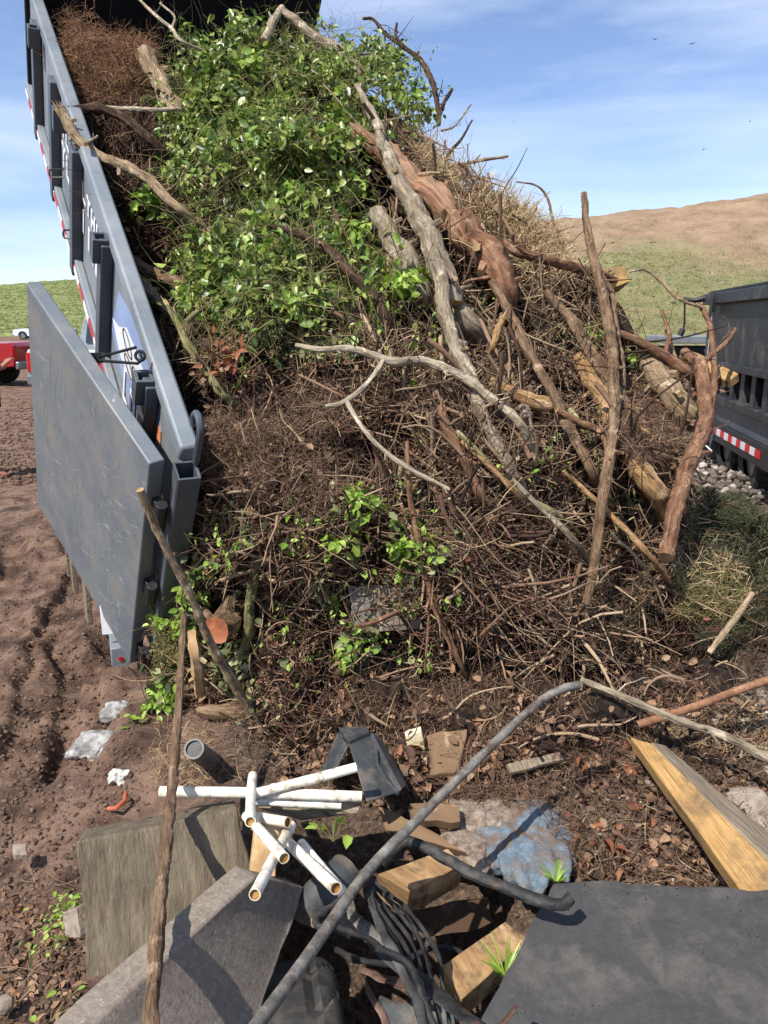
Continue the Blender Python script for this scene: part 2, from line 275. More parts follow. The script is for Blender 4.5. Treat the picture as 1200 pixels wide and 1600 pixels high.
# hill materials
def hillmat(name, low, high, z0, z1):
    m = mat(name, low, 1.1, 10, .95, 1, 3.5, dist=.25, rough_noise=.75, pos=[.3, .42, .52, .6, .72])
    t = m.node_tree; l = t.links; b = next(n for n in t.nodes if n.type == 'BSDF_PRINCIPLED'); c0 = b.inputs['Base Color'].links[0].from_socket
    g = N(t, 'ShaderNodeNewGeometry'); sx = N(t, 'ShaderNodeSeparateXYZ'); l.new(g.outputs['Position'], sx.inputs[0])
    n = N(t, 'ShaderNodeTexNoise'); n.inputs['Scale'].default_value = .12; n.inputs['Detail'].default_value = 8; n.inputs['Roughness'].default_value = .65; l.new(g.outputs['Position'], n.inputs['Vector'])
    ma = N(t, 'ShaderNodeMath', operation='MULTIPLY_ADD'); l.new(n.outputs['Fac'], ma.inputs[0]); ma.inputs[1].default_value = (z1-z0)*3.4; l.new(sx.outputs[2], ma.inputs[2])
    mr = N(t, 'ShaderNodeMapRange'); l.new(ma.outputs[0], mr.inputs[0]); mr.inputs[1].default_value = z0+(z1-z0)*1.5; mr.inputs[2].default_value = z1+(z1-z0)*1.3
    n2 = N(t, 'ShaderNodeTexNoise'); n2.inputs['Scale'].default_value = .5; n2.inputs['Detail'].default_value = 10; n2.inputs['Roughness'].default_value = .72; l.new(g.outputs['Position'], n2.inputs['Vector'])
    r = N(t, 'ShaderNodeValToRGB'); 
    while len(r.color_ramp.elements) < len(high): r.color_ramp.elements.new(.5)
    for i, c in enumerate(high): r.color_ramp.elements[i].position = .3+.4*i/(len(high)-1); r.color_ramp.elements[i].color = c
    l.new(n2.outputs['Fac'], r.inputs[0]); mx = N(t, 'ShaderNodeMix', data_type='RGBA'); l.new(mr.outputs[0], mx.inputs[0]); l.new(c0, mx.inputs[6]); l.new(r.outputs[0], mx.inputs[7]); l.new(mx.outputs[2], b.inputs['Base Color'])
    return m
M['hill_r'] = hillmat('bare and grassy slope', K((66, 76, 44), (104, 112, 68), (140, 128, 94), (92, 108, 58), (150, 142, 108)), K((114, 94, 74), (146, 122, 98), (168, 144, 118)), 4.8, 6.8)
M['hill_l'] = mat('green slope', K((84, 92, 52), (112, 120, 70), (140, 140, 94)), .8, 10, .95, .8, 3, dist=.2, rough_noise=.7)

# ------------------------------------------------------------ ground
HOLE = G(610, 1500, 0)
def ground_h(x, y):
    p = np.stack([x, y, np.zeros_like(x)], -1)
    near = np.exp(-np.clip(y-5, 0, None)/9)
    z = fbm(p*1.1, 3, 4)*.045*(near+.6)+fbm(p*4.2, 5, 5)*.036*near*np.clip(fbm(p*.9, 35, 2)+.6, .1, 1)+np.abs(fbm(p*14, 15, 3))*.007*near
    far = 1-np.exp(-np.clip(y-12, 0, None)/20); z = z+fbm(p*.2, 9, 3)*.08*far
    # rubble rise in front of the pile, on the right half
    s = 1/(1+np.exp(-(x+.75)*7)); rise = s*(np.exp(-((y-2.5)/.75)**2)*.10+np.clip((y-2.25)/.7, 0, 1)**2*.12*np.exp(-np.clip(y-3.3, 0, None)**2*2)*(1+.6*fbm(p*3, 77, 3)))
    z = z+rise+s*near*(fbm(p*4, 21, 5)*.05)
    e0 = G(180, 1010, 0); z = z-.14*np.exp(-(((x-e0[0])/.16)**2+((y-e0[1]-.05)/.3)**2)**2)
    # hollow in the rubble at the photographer's feet
    d = ((x-HOLE[0]-.05)/.42)**2+((y-HOLE[1]-.12)/.42)**2; z = z-.55*np.exp(-d*d)
    # tyre tracks on the left
    for (a, b, wd) in ((G(150, 800), G(30, 1200), .13), (G(30, 840), G(-140, 1150), .10), (G(118, 1000), G(100, 1190), .11)):
        dr = (b-a)[:2]; ln = np.linalg.norm(dr); dr = dr/ln; q = (x-a[0])*dr[0]+(y-a[1])*dr[1]; e = (x-a[0])*-dr[1]+(y-a[1])*dr[0]+fbm(p*1.8, 40, 2)*.09
        m = np.clip((wd-np.abs(e))/.03, 0, 1)*np.clip((q+.4)/.2, 0, 1)*np.clip((ln+.2-q)/.2, 0, 1)
        lug = np.clip(np.sin(2*np.pi*(q/.052+np.abs(e)*5))*2.2, -1, 1)*.5+.5
        z = z-m*.055+m*lug*.013*(np.abs(e) > .02)*(vnoise(p*3, 8) > -.2)
        bank = np.exp(-((np.abs(e)-wd-.045)/.04)**2)*np.clip((q+.4)/.2, 0, 1)*np.clip((ln+.2-q)/.2, 0, 1); z = z+bank*(.012+.045*fbm(p*6, 44, 3))
    return z
def axis(lo, hi, step, end0, end1, g=1.13):
    a = list(np.arange(lo, hi, step)); s = step
    while a[-1] < end1: s *= g; a.append(a[-1]+s)
    s = step
    while a[0] > end0: s *= g; a.insert(0, a[0]-s)
    return np.array(a)
gx = axis(-2.9, 1.9, .015, -500, 500); gy = axis(1.0, 5.2, .015, -60, 900)
XX, YY = np.meshgrid(gx, gy); ZZ = ground_h(XX, YY)
V = np.stack([XX, YY, ZZ], -1).reshape(-1, 3); nx, ny = len(gx), len(gy)
ii = (np.arange(ny-1)[:, None]*nx+np.arange(nx-1)[None, :]).ravel()
def litter_zone(m):
    t = m.node_tree; l = t.links; b = next(n for n in t.nodes if n.type == 'BSDF_PRINCIPLED'); c0 = b.inputs['Base Color'].links[0].from_socket
    g = N(t, 'ShaderNodeNewGeometry'); sx = N(t, 'ShaderNodeSeparateXYZ'); l.new(g.outputs['Position'], sx.inputs[0])
    n = N(t, 'ShaderNodeTexNoise'); n.inputs['Scale'].default_value = 4; n.inputs['Detail'].default_value = 6; l.new(g.outputs['Position'], n.inputs['Vector'])
    def rng(sock, a, b_, add):
        q = N(t, 'ShaderNodeMath', operation='MULTIPLY_ADD'); l.new(n.outputs['Fac'], q.inputs[0]); q.inputs[1].default_value = add; l.new(sock, q.inputs[2]); mr = N(t, 'ShaderNodeMapRange'); mr.inputs[1].default_value = a; mr.inputs[2].default_value = b_; l.new(q.outputs[0], mr.inputs[0]); return mr.outputs[0]
    a = rng(sx.outputs[0], -.62, -.42, .25); c = rng(sx.outputs[1], 4.6, 4.2, .5); mu = N(t, 'ShaderNodeMath', operation='MULTIPLY'); l.new(a, mu.inputs[0]); l.new(c, mu.inputs[1])
    n2 = N(t, 'ShaderNodeTexNoise'); n2.inputs['Scale'].default_value = 45; n2.inputs['Detail'].default_value = 10; n2.inputs['Roughness'].default_value = .8; l.new(g.outputs['Position'], n2.inputs['Vector']); rp = N(t, 'ShaderNodeValToRGB'); cs_ = K((40, 31, 26), (72, 57, 47), (110, 91, 76), (142, 124, 107))
    while len(rp.color_ramp.elements) < 4: rp.color_ramp.elements.new(.5)
    for i in range(4): rp.color_ramp.elements[i].position = (.34, .46, .57, .7)[i]; rp.color_ramp.elements[i].color = cs_[i]
    l.new(n2.outputs['Fac'], rp.inputs[0]); mx = N(t, 'ShaderNodeMix', data_type='RGBA'); l.new(mu.outputs[0], mx.inputs[0]); l.new(c0, mx.inputs[6]); l.new(rp.outputs[0], mx.inputs[7]); l.new(mx.outputs[2], b.inputs['Base Color'])
litter_zone(M['soil'])
gr = mesh_np('ground', V, [np.stack([ii, ii+1, ii+nx+1, ii+nx], -1)], M['soil']); tag(gr, kind='structure')
def gfast(x, y):
    i = np.clip(np.searchsorted(gx, x)-1, 0, nx-2); j = np.clip(np.searchsorted(gy, y)-1, 0, ny-2); tx = np.clip((x-gx[i])/(gx[i+1]-gx[i]), 0, 1); ty_ = np.clip((y-gy[j])/(gy[j+1]-gy[j]), 0, 1)
    return (ZZ[j, i]*(1-tx)+ZZ[j, i+1]*tx)*(1-ty_)+(ZZ[j+1, i]*(1-tx)+ZZ[j+1, i+1]*tx)*ty_
def gh(x, y): return float(ground_h(np.array([x]), np.array([y]))[0])

def hill(name, crest, base, m, seed, depth=40):
    """crest / base: lists of (px, py, Y); slope sheet between them, then a back side going down"""
    n = 160; a = catm(crest, 20); b = catm(base, 20)
    ta = np.linspace(0, len(a)-1, n); A = np.stack([np.interp(ta, range(len(a)), a[:, k]) for k in range(3)], 1)
    tb = np.linspace(0, len(b)-1, n); B = np.stack([np.interp(tb, range(len(b)), b[:, k]) for k in range(3)], 1)
    rows = []; m_ = 90
    for i in range(m_+1):
        t = i/m_; s = t; z = B[:, 2]*(1-s)+A[:, 2]*(s**1.15 if True else s); q = B*(1-t)+A*t; q[:, 2] = z; rows.append(q)
    for i in range(1, 14): q = A.copy(); t = i/13; q[:, 1] += depth*t; q[:, 2] = A[:, 2]*(1-t*t)-.5*t; rows.append(q)
    R = np.array(rows); R[..., 2] += fbm(R*np.array([.25, .25, .25]), seed, 5)*.35+fbm(R*1.3, seed+4, 3)*.08; R[0, :, 2] -= 1.0
    k = len(rows); i2 = (np.arange(k-1)[:, None]*n+np.arange(n-1)[None, :]).ravel()
    tag(mesh_np(name, R.reshape(-1, 3), [np.stack([i2, i2+1, i2+n+1, i2+n], -1)], m), kind='structure'); return R[:91]
HR = hill('hill', [P(740, 372, 58), P(870, 334, 56), P(905, 334, 56), P(1000, 324, 56), P(1200, 302, 54), P(1500, 272, 54)],
     [P(700, 560, 30), P(900, 560, 28), P(1100, 560, 26), P(1300, 560, 26), P(1600, 560, 26)], M['hill_r'], 31)
HL = hill('hill', [P(-500, 500, 190), P(-200, 478, 180), P(-40, 452, 175), P(60, 440, 175), P(160, 434, 175), P(500, 420, 175)],
     [P(-500, 524, 100), P(-100, 524, 100), P(60, 524, 100), P(300, 524, 100), P(600, 524, 100)], M['hill_l'], 57)

# ------------------------------------------------------------ dump trailer with raised bed
q = [-0.91342091, 3.06275996, 0.60583233, -0.48993815, 0.64307826, 0.70412049, 0.25150285, 1.08791692, 1.38779815, 1.35059083, 0.04091626]
ya, ti = q[3], q[4]; uh = np.array([math.sin(ya), math.cos(ya), 0.])
U = uh*math.cos(ti)+np.array([0, 0, math.sin(ti)]); Vv = -uh*math.sin(ti)+np.array([0, 0, math.cos(ti)]); Wv = np.array([math.cos(ya), -math.sin(ya), 0.])
O = np.array(q[:3]); H = q[5]; BL = 4.45; BW = 2.05
def B(u, w, v): return O+U*u+Wv*w+Vv*v
R3 = [U, Wv, Vv]
tr = empty('dump_trailer', (0, 0, 0), 'grey dump trailer with raised bed tipping out brushwood, tail door swung back', 'trailer')
mb = MB(); mb.box(B(BL/2, .03, H/2-.03), (BL/2, .02, H/2-.03), R3); mb.build('side_wall', M['paint'], tr, .004)
mb = MB(); mb.box(B(BL/2, .058, H/2-.1), (BL/2-.02, .006, H/2+.05), R3); mb.box(B(BL/2, BW-.058, H/2-.1), (BL/2-.02, .006, H/2+.05), R3); mb.build('lining', M['inner'], tr)
mb = MB(); mb.box(B(BL/2, BW-.03, H/2-.03), (BL/2, .02, H/2-.03), R3); mb.build('side_wall', M['paint'], tr, .004)
for w in (.026, BW-.026):
    mb = MB(); mb.box(B(BL/2-.01, w, H-.02), (BL/2, .036, .036), R3); mb.build('top_rail', M['paint'], tr, .012)
mb = MB(); mb.box(B(BL/2, BW/2, .02), (BL/2, BW/2, .03), R3); mb.build('bed_floor', M['inner'], tr)
mb = MB(); mb.box(B(BL-.03, BW/2, H/2+.3), (.03, BW/2+.02, H/2+.36), R3); mb.box(B(BL-.1, BW/2, H+.62), (.09, BW/2+.04, .07), R3); mb.build('headboard', M['inner'], tr, .01)
mb = MB(); mb.box(B(BL/2, .0, -.0), (BL/2, .035, .05), R3); mb.build('bottom_rail', M['paint'], tr, .008)
ST = [1.38, 2.23, 3.03, 3.83]
STW = [.09]*4
for s_, in [(a,) for a in ST]:
    mb = MB(); mb.box(B(s_, -.019, H/2-.05), (.05, .028, H/2+.01), R3); mb.build('side_stake', M['paint_d'], tr, .006)  # dark tone paints the shade of the down-facing stake sides
mb = MB(); mb.box(B(.42, -.019, H/2-.3), (.05, .028, H/2+.26), R3); mb.build('side_stake', M['paint_d'], tr, .006)
def pocket(u, w, v, h=.06, a=.034, parent=tr, name='stake_pocket'):   # open square socket of four walls
    mb = MB(); t = .006
    mb.box(B(u, w-a+t, v), (a, t, h), R3); mb.box(B(u, w+a-t, v), (a, t, h), R3); mb.box(B(u-a+t, w, v), (t, a-2*t, h), R3); mb.box(B(u+a-t, w, v), (t, a-2*t, h), R3)
    mb.box(B(u, w, v-h+.01), (a-2*t, a-2*t, .006), R3, 1)
    return mb.build(name, [M['paint_d'], M['inner']], parent, .002)
for u_ in (.42, 1.38, 2.62, 3.7): pocket(u_, -.046, H-.08)
# tape along the bottom rail
L_ = .16; k = 0; u_ = .4
wt = MB(); rt = MB()
while u_ < BL-.2:
    mb = MB(); mb.box(B(u_+L_/2, -.0385, -.0), (L_/2, .002, .017), R3); mb.build('red_tape' if k % 2 else 'white_tape', M['red_tape'] if k % 2 else M['white_tape'], tr); u_ += L_; k += 1
# lettering on the side: white strokes too worn and oblique to read
def glyphs(mb, u0, u1, v0, v1, n, w=-.0115, m=0, seed=1, t=.3):
    rr = random.Random(seed); gw = (u0-u1)/n
    for i in range(n):
        a = u0-gw*i; b = a-gw*.76; hh = v1-v0; st = gw*.22; kind = rr.choice('EIOTLNR')
        def bar(x0, x1, y0, y1): mb.box(B((x0+x1)/2, w, (y0+y1)/2), (abs(x1-x0)/2, .0012, abs(y1-y0)/2), R3, m)
        if kind in 'ELORN': bar(a, a-st, v0, v1)
        if kind in 'ORN': bar(b+st, b, v0, v1)
        if kind in 'IT': bar((a+b)/2+st/2, (a+b)/2-st/2, v0, v1)
        e = hh*.17
        if kind in 'EORT': bar(a-st if kind != 'T' else a, b+(st if kind in 'OR' else 0), v1-e, v1)
        if kind in 'ELO': bar(a-st, b+(st if kind == 'O' else 0), v0, v0+e)
        if kind in 'ERN': bar(a-st, b+(st if kind in 'RN' else 0), (v0+v1)/2-e/2, (v0+v1)/2+e/2)
mb = MB(); glyphs(mb, 2.9, 1.62, .42, .52, 9, .006, seed=3); glyphs(mb, 2.92, 1.50, .24, .37, 8, .006, seed=9); mb.build('lettering', M['white'], tr)
dc = MB()
def poly(mb, pts, w, m):   # pts in (u,v)
    n = len(pts); V = [B(u, w, v) for u, v in pts]+[B(u, w+.001, v) for u, v in pts]
    mb.add(V, [tuple(range(n)), tuple(range(2*n-1, n-1, -1))]+[(i, (i+1) % n, n+(i+1) % n, n+i) for i in range(n)], m)
poly(dc, [(1.30, .30), (1.15, .36), (1.0, .47), (.8, .5), (.62, .52), (.5, .50), (.62, .44), (.7, .34), (.92, .27), (1.1, .24)], .0075, 0)
poly(dc, [(1.32, .22), (1.2, .52), (.9, .6), (.52, .62), (.3, .5), (.35, .1), (.8, .12)], .0088, 1)
poly(dc, [(.6, .47), (.3, .5), (.28, .42), (.58, .40)], .0062, 2)
for (cu, cv, a, b_) in ((.95, .42, .10, .035), (.9, .33, .09, .03), (.78, .38, .05, .03)):
    ring = [(cu+a*math.cos(t), cv+b_*math.sin(t)) for t in np.linspace(0, 2*math.pi, 17)[:-1]]
    dc.tube([B(x, .006, y) for x, y in ring+ring[:1]], .0035, 4, m=3)
dc.build('picture_decal', [M['white'], M['bluedec'], M['orange'], M['ink']], tr)
mb = MB(); glyphs(mb, .98, .12, .08, .26, 6, .005, seed=5); mb.build('lettering', M['white'], tr)
# rear post with open square top and hook plate
mb = MB(); hw = .04; pv0, pv1 = -.68, H-.02; 
for a_, b_, c_, d_ in ((-hw, 0, .004, hw), (hw, 0, .004, hw)): mb.box(B(-.085+a_, 0+b_, (pv0+pv1)/2), (c_, d_, (pv1-pv0)/2), R3)
for b_ in (-hw+.004, hw-.004): mb.box(B(-.085, b_, (pv0+pv1)/2), (hw-.004, .004, (pv1-pv0)/2), R3)
mb.box(B(-.085, 0, pv1-.14), (hw-.008, hw-.008, .01), R3); mb.build('rear_post', M['paint_d'], tr, .002)
mb = MB()
arc = [B(-.02+.045*math.cos(t)-.0, .035, H+.12+.05*math.sin(t)) for t in np.linspace(-.6, 3.5, 12)]+[B(-.063, .035, H-.01)]
mb.tube(arc, .013, 8); mb.build('hook', M['paint_d'], tr)
# door
ph, dw, hd = q[6], q[7], q[9]
D1 = math.cos(ph)*U-math.sin(ph)*Wv; Nn = np.cross(Vv, D1); Nn = Nn if Nn[1] < 0 or Nn[0] < 0 else -Nn
Bd = O-Wv*.12+Vv*(H-hd-.02)-U*q[10]
nin = -np.sign(np.dot(Nn, np.array([0, 0, HC])-Bd))*Nn     # points away from the camera
RD = [D1, nin, Vv]
def Dd(d, n, v): return Bd+D1*d+nin*n+Vv*v
# scratched paint for the door
def scratch_mat():
    m = mat('scratched door paint', K((92, 99, 104), (106, 112, 116), (118, 123, 126)), 2.5, 9, .45, .10, 20, spec=.45, rough_noise=.7, dirt=(lin(128, 120, 108), 5, .48, .80), cracks=(5, (1, 1, .3), .25, .40, .18))
    t = m.node_tree; l = t.links; b = next(n for n in t.nodes if n.type == 'BSDF_PRINCIPLED'); c0 = b.inputs['Base Color'].links[0].from_socket
    tc = N(t, 'ShaderNodeTexCoord'); fac = None
    for i, (rz, sc_, sx) in enumerate((((0, .35, .2), 9, (1, 1, .09)), ((.2, -.5, .1), 13, (1, 1, .12)), ((0, 1.1, .5), 8, (1, 1, .07)))):
        mp = N(t, 'ShaderNodeMapping', vector_type='TEXTURE'); mp.inputs['Rotation'].default_value = rz; l.new(tc.outputs['Object'], mp.inputs[0])
        mp2 = N(t, 'ShaderNodeMapping'); mp2.inputs['Scale'].default_value = sx; mp2.inputs['Location'].default_value = (i*3.3, 0, 0); l.new(mp.outputs[0], mp2.inputs[0])
        n = N(t, 'ShaderNodeTexNoise'); n.inputs['Scale'].default_value = sc_*6; n.inputs['Detail'].default_value = 3; n.inputs['Roughness'].default_value = .5; l.new(mp2.outputs[0], n.inputs['Vector'])
        k = N(t, 'ShaderNodeTexNoise'); k.inputs['Scale'].default_value = 3.2; k.inputs['Detail'].default_value = 3; l.new(mp.outputs[0], k.inputs['Vector'])
        ad = N(t, 'ShaderNodeMath', operation='MULTIPLY_ADD'); l.new(k.outputs['Fac'], ad.inputs[0]); ad.inputs[1].default_value = .45; l.new(n.outputs['Fac'], ad.inputs[2])
        mr = N(t, 'ShaderNodeMapRange'); mr.inputs[1].default_value = .95; mr.inputs[2].default_value = 1.08; l.new(ad.outputs[0], mr.inputs[0])
        if fac is None: fac = mr.outputs[0]
        else:
            mm = N(t, 'ShaderNodeMath', operation='MAXIMUM'); l.new(fac, mm.inputs[0]); l.new(mr.outputs[0], mm.inputs[1]); fac = mm.outputs[0]
    mx = N(t, 'ShaderNodeMix', data_type='RGBA'); l.new(fac, mx.inputs[0]); l.new(c0, mx.inputs[6]); mx.inputs[7].default_value = lin(176, 180, 182); l.new(mx.outputs[2], b.inputs['Base Color'])
    return m
M['door'] = scratch_mat()
mb = MB(); mb.box((0, 0, 0), (dw/2, .03, hd/2)); door = mb.build('tail_door', M['door'], tr, .007, seg=3)
door.matrix_local = Matrix([list(a)+[c] for a, c in zip(np.array(RD).T, Dd(dw/2, .03, hd/2))]+[[0, 0, 0, 1]])
# long hand-made scratches as thin raised marks
rr = random.Random(4); mb = MB()
for i in range(190):
    x = rr.uniform(-dw/2+.05, dw/2-.04); z = rr.uniform(-hd/2+.05, hd/2-.25); ln = rr.uniform(.03, .13)*(2 if rr.random() < .14 else 1); a = rr.gauss(1.95, .35)
    p0 = np.array([x, -.0302, z]); d = np.array([math.cos(a), 0, math.sin(a)]); bnd = np.array([-d[2], 0, d[0]])*rr.uniform(-.12, .12)*ln
    pts = [p0, p0+d*ln*.5+bnd, p0+d*ln]; pts = [np.array([np.clip(p[0], -dw/2+.02, dw/2-.02), p[1], np.clip(p[2], -hd/2+.02, hd/2-.02)]) for p in pts]
    mb.tube(pts, [.0003, rr.uniform(.0004, .0009), .0003], 4, cap=False)
sgn = 1
sx = mb.build('scratches', mat('scratch marks', K((132, 134, 136), (160, 162, 162)), 9, rough=.6, bump=0), door); tag(sx, kind='stuff')
# hinges
for vv in (.12, .62, 1.12):
    mb = MB(); mb.tube([Dd(-.055, .035, vv-.06), Dd(-.055, .035, vv+.06)], .022, 12); mb.box(Dd(-.03, .035, vv), (.03, .012, .045), RD); mb.build('hinge', M['black'], tr, .002)
# chained latch rods
mb = MB(); a0 = P(150, 559, 3.15); a1 = P(212, 543, 2.98); a2 = P(215, 568, 2.98)
mb.tube([a0, a1], .006, 8); mb.tube([a0+np.array([0, 0, -.01]), a2, P(222, 562, 2.97), P(219, 552, 2.98)], .006, 8); mb.box(a0, (.03, .02, .02)); mb.build('latch_rod', M['black'], tr)
ring = [P(219, 556, 2.98)+np.array([.018*math.cos(t), 0, .018*math.sin(t)]) for t in np.linspace(0, 2*math.pi, 13)]
mb = MB(); mb.tube(ring, .006, 8); mb.build('latch_ring', M['black'], tr)
# side tie loops (two small wire loops beyond the lower edge)
for (x, y, s_) in ((75, 271, 2.75), (97, 366, 2.2)):
    c = B(s_, -.09, -.08); hor = -Wv
    c = P(x+6, y, (B(s_, 0, 0))[1]-.05)
    pts = [c+np.array([.07, 0, .022]), c+np.array([.0, 0, .022]), c+np.array([-.012, 0, .014]), c+np.array([-.016, 0, 0]), c+np.array([-.012, 0, -.014]), c+np.array([0, 0, -.022]), c+np.array([.07, 0, -.022])]
    mb = MB(); mb.tube(catm(pts, 4), .005, 6); mb.build('tie_loop', M['black'], tr)
# chassis, axle guard, wheels, lamps under the bed
def rot_yaw(): return [uh, Wv, np.array([0, 0, 1.])]
RY = rot_yaw(); Ob = np.array([O[0], O[1], 0])
def Gd(u, w, z): return Ob+uh*u+Wv*w+np.array([0, 0, z])
for w in (.45, 1.6):
    mb = MB(); mb.box(Gd(1.9, w, .55), (2.2, .04, .07), RY); mb.build('chassis_beam', M['black'], tr, .005)
mb = MB(); mb.box(Gd(-.1, .95, .5), (.05, .55, .07), RY); mb.build('rear_beam', M['black'], tr, .005)
for (u_, w_) in ((.95, .30), (1.75, .30), (.95, 1.75), (1.75, 1.75)):
    pr = []; 
    for r_, x_ in ((.20, -.1), (.34, -.11), (.37, -.08), (.375, 0), (.37, .08), (.34, .11), (.20, .1)): pr.append((r_, x_))
    V_ = []; n = 40
    for j in range(n):
        t = 2*math.pi*j/n
        for r_, x_ in pr: V_.append(Gd(u_, w_, .38)+Wv*x_+r_*(uh*math.cos(t)+np.array([0, 0, math.sin(t)])))
    k = len(pr); mb = MB(); mb.add(V_, [(j*k+i, ((j+1) % n)*k+i, ((j+1) % n)*k+i+1, j*k+i+1) for j in range(n) for i in range(k-1)])
    wh = mb.build('wheel', M['rubber'], tr)
    mb = MB(); mb.tube([Gd(u_, w_, .38)-Wv*.09, Gd(u_, w_, .38)+Wv*.09], .205, 28); mb.tube([Gd(u_, w_, .38)-Wv*.11, Gd(u_, w_, .38)-Wv*.09], .06, 16); mb.build('rim', M['rim'], wh, .004)
# fender/guard strips seen below the door, number plate and lamp box
gp = P(133, 905, 3.55); mb = MB()
for i, (x, y0, y1, Y) in enumerate(((104, 820, 900, 3.95), (112, 830, 925, 3.9), (132, 850, 970, 3.78))):
    a = P(x, y0, Y); b = P(x+3, y1, Y); c = (a+b)/2; mb.box(c, ((.02, .035, .06)[i], .012, abs(a[2]-b[2])/2), RY)
mb.build('fender_strip', M['timber_g'], tr, .003)
c = P(173, 968, 3.5); mb = MB(); mb.box(c, (.045, .004, .075), [np.array([.97, .2, 0]), np.array([-.2, .97, 0]), np.array([0, 0, 1.])]); pl = mb.build('number_plate', M['white'], tr, .002)
mb = MB(); e = c+np.array([.012, -.0075, .02]); mb.tube([e+np.array([-.022, 0, .03]), e+np.array([.01, 0, -.03])], .004, 4); mb.tube([e+np.array([.018, 0, .03]), e+np.array([.01, 0, -.03])], .004, 4); mb.build('plate_character', M['ink'], pl)
c = P(190, 1012, 3.60); RR = [np.array([.93, .36, 0]), np.array([-.36, .93, 0]), np.array([0, 0, 1.])]
mb = MB(); mb.box(c, (.055, .14, .06), RR); lb = mb.build('lamp_box', M['paint'], tr, .006)
mb = MB(); cc = c-RR[1]*.145-RR[0]*.01; mb.tube([cc, cc-RR[1]*-.01], .012, 12); mb.build('marker_lamp', M['lamp_red'], lb)

# ------------------------------------------------------------ pile surface
PXc = np.array([60, 100, 250, 400, 550, 700, 850, 1000, 1150, 1300.]); PYc = np.array([-60, 0, 100, 250, 400, 550, 700, 850, 1000, 1100, 1200.])
DT = np.array([
 [5.75, 5.75, 5.85, 5.9, 6.1, 6.4, 6.7, 7, 7.3, 7.5],
 [5.55, 5.55, 5.6, 5.6, 5.8, 6.15, 6.4, 6.8, 7, 7.2],
 [5.1, 5.1, 5.1, 5.05, 5.25, 5.6, 5.9, 6.2, 6.5, 6.8],
 [4.6, 4.6, 4.5, 4.4, 4.5, 4.75, 5.05, 5.4, 5.8, 6],
 [4.1, 4.1, 4.0, 3.85, 3.9, 4.05, 4.3, 4.7, 5.1, 5.4],
 [3.65, 3.65, 3.55, 3.4, 3.4, 3.5, 3.65, 4.0, 4.4, 4.7],
 [3.35, 3.35, 3.25, 3.08, 3.05, 3.1, 3.2, 3.4, 3.75, 4.1],
 [3.2, 3.2, 3.08, 2.93, 2.9, 2.92, 2.97, 3.08, 3.3, 3.6],
 [3.1, 3.05, 2.97, 2.88, 2.86, 2.86, 2.88, 2.93, 3.05, 3.25],
 [3.0, 2.95, 2.88, 2.80, 2.80, 2.80, 2.80, 2.84, 2.9, 3.0],
 [2.6, 2.6, 2.6, 2.6, 2.6, 2.6, 2.6, 2.6, 2.6, 2.6]])
def Dp(px, py):
    px = np.clip(np.asarray(px, float), PXc[0], PXc[-1]-.01); py = np.clip(np.asarray(py, float), PYc[0], PYc[-1]-.01)
    i = np.searchsorted(PXc, px, side='right')-1; j = np.searchsorted(PYc, py, side='right')-1
    tx = (px-PXc[i])/(PXc[i+1]-PXc[i]); ty = (py-PYc[j])/(PYc[j+1]-PYc[j]); 
    return (DT[j, i]*(1-tx)+DT[j, i+1]*tx)*(1-ty)+(DT[j+1, i]*(1-tx)+DT[j+1, i+1]*tx)*ty
def Pv(px, py, Y):   # vectorised P
    px = np.asarray(px, float); py = np.asarray(py, float); a = px-600; b = 800-py
    r = np.stack([a, F*cp+b*sp, -F*sp+b*cp], -1); return r*(Y/r[..., 1])[..., None]+np.array([0, 0, HC])
OUT = [(118, 90), (150, 80), (200, 100), (260, 100), (330, 95), (420, 80), (510, 90), (560, 120), (620, 160), (670, 205), (710, 262), (760, 310), (815, 350), (870, 385), (935, 430), (985, 470), (1010, 520), (1065, 560), (1085, 640), (1075, 720), (1110, 775), (1180, 800), (1230, 830), (1260, 960), (1250, 1070), (1080, 1090), (940, 1095), (760, 1110), (560, 1125), (420, 1150), (300, 1160), (235, 1150), (215, 1060), (240, 960), (270, 850), (290, 760), (285, 650), (262, 590), (235, 500), (205, 400), (165, 290), (135, 170)]
OUT = np.array(OUT, float)
def inside(poly, x, y):
    c = np.zeros(np.shape(x), bool); n = len(poly); j = n-1
    for i in range(n):
        xi, yi = poly[i]; xj, yj = poly[j]
        k = ((yi > y) != (yj > y)) & (x < (xj-xi)*(y-yi)/(yj-yi+1e-12)+xi); c ^= k; j = i
    return c
def relief(px, py):
    p0 = Pv(px, py, Dp(px, py)); r_ = fbm(p0*2.6, 88, 3); return .24*r_+.06
# mound mesh: polar grid inside the outline, then a rim that rolls away behind
cen = np.array([560., 640.])
tt = np.linspace(0, 1, 361)[:-1]; seg = np.vstack([OUT, OUT[:1]]); dl = np.r_[0, np.cumsum(np.linalg.norm(np.diff(seg, axis=0), axis=1))]; dl /= dl[-1]
bx = np.interp(tt, dl, seg[:, 0]); by = np.interp(tt, dl, seg[:, 1]); nb = len(bx)
rows = []; NR = 120
for i in range(NR+1):
    s = (i/NR)**.7*.965; x = cen[0]+(bx-cen[0])*s; y = cen[1]+(by-cen[1])*s
    Y = Dp(x, y)+relief(x, y)+.13; p = Pv(x, y, Y); nzv = fbm(p*3.1, 61, 4)*.10+np.abs(fbm(p*9, 66, 3))*.05
    dirv = p-np.array([0, 0, HC]); dirv /= np.linalg.norm(dirv, axis=1)[:, None]; rows.append(p+dirv*(nzv)[:, None])
last = rows[-1]; topc = np.clip((1000-by)/300, 0, 1)
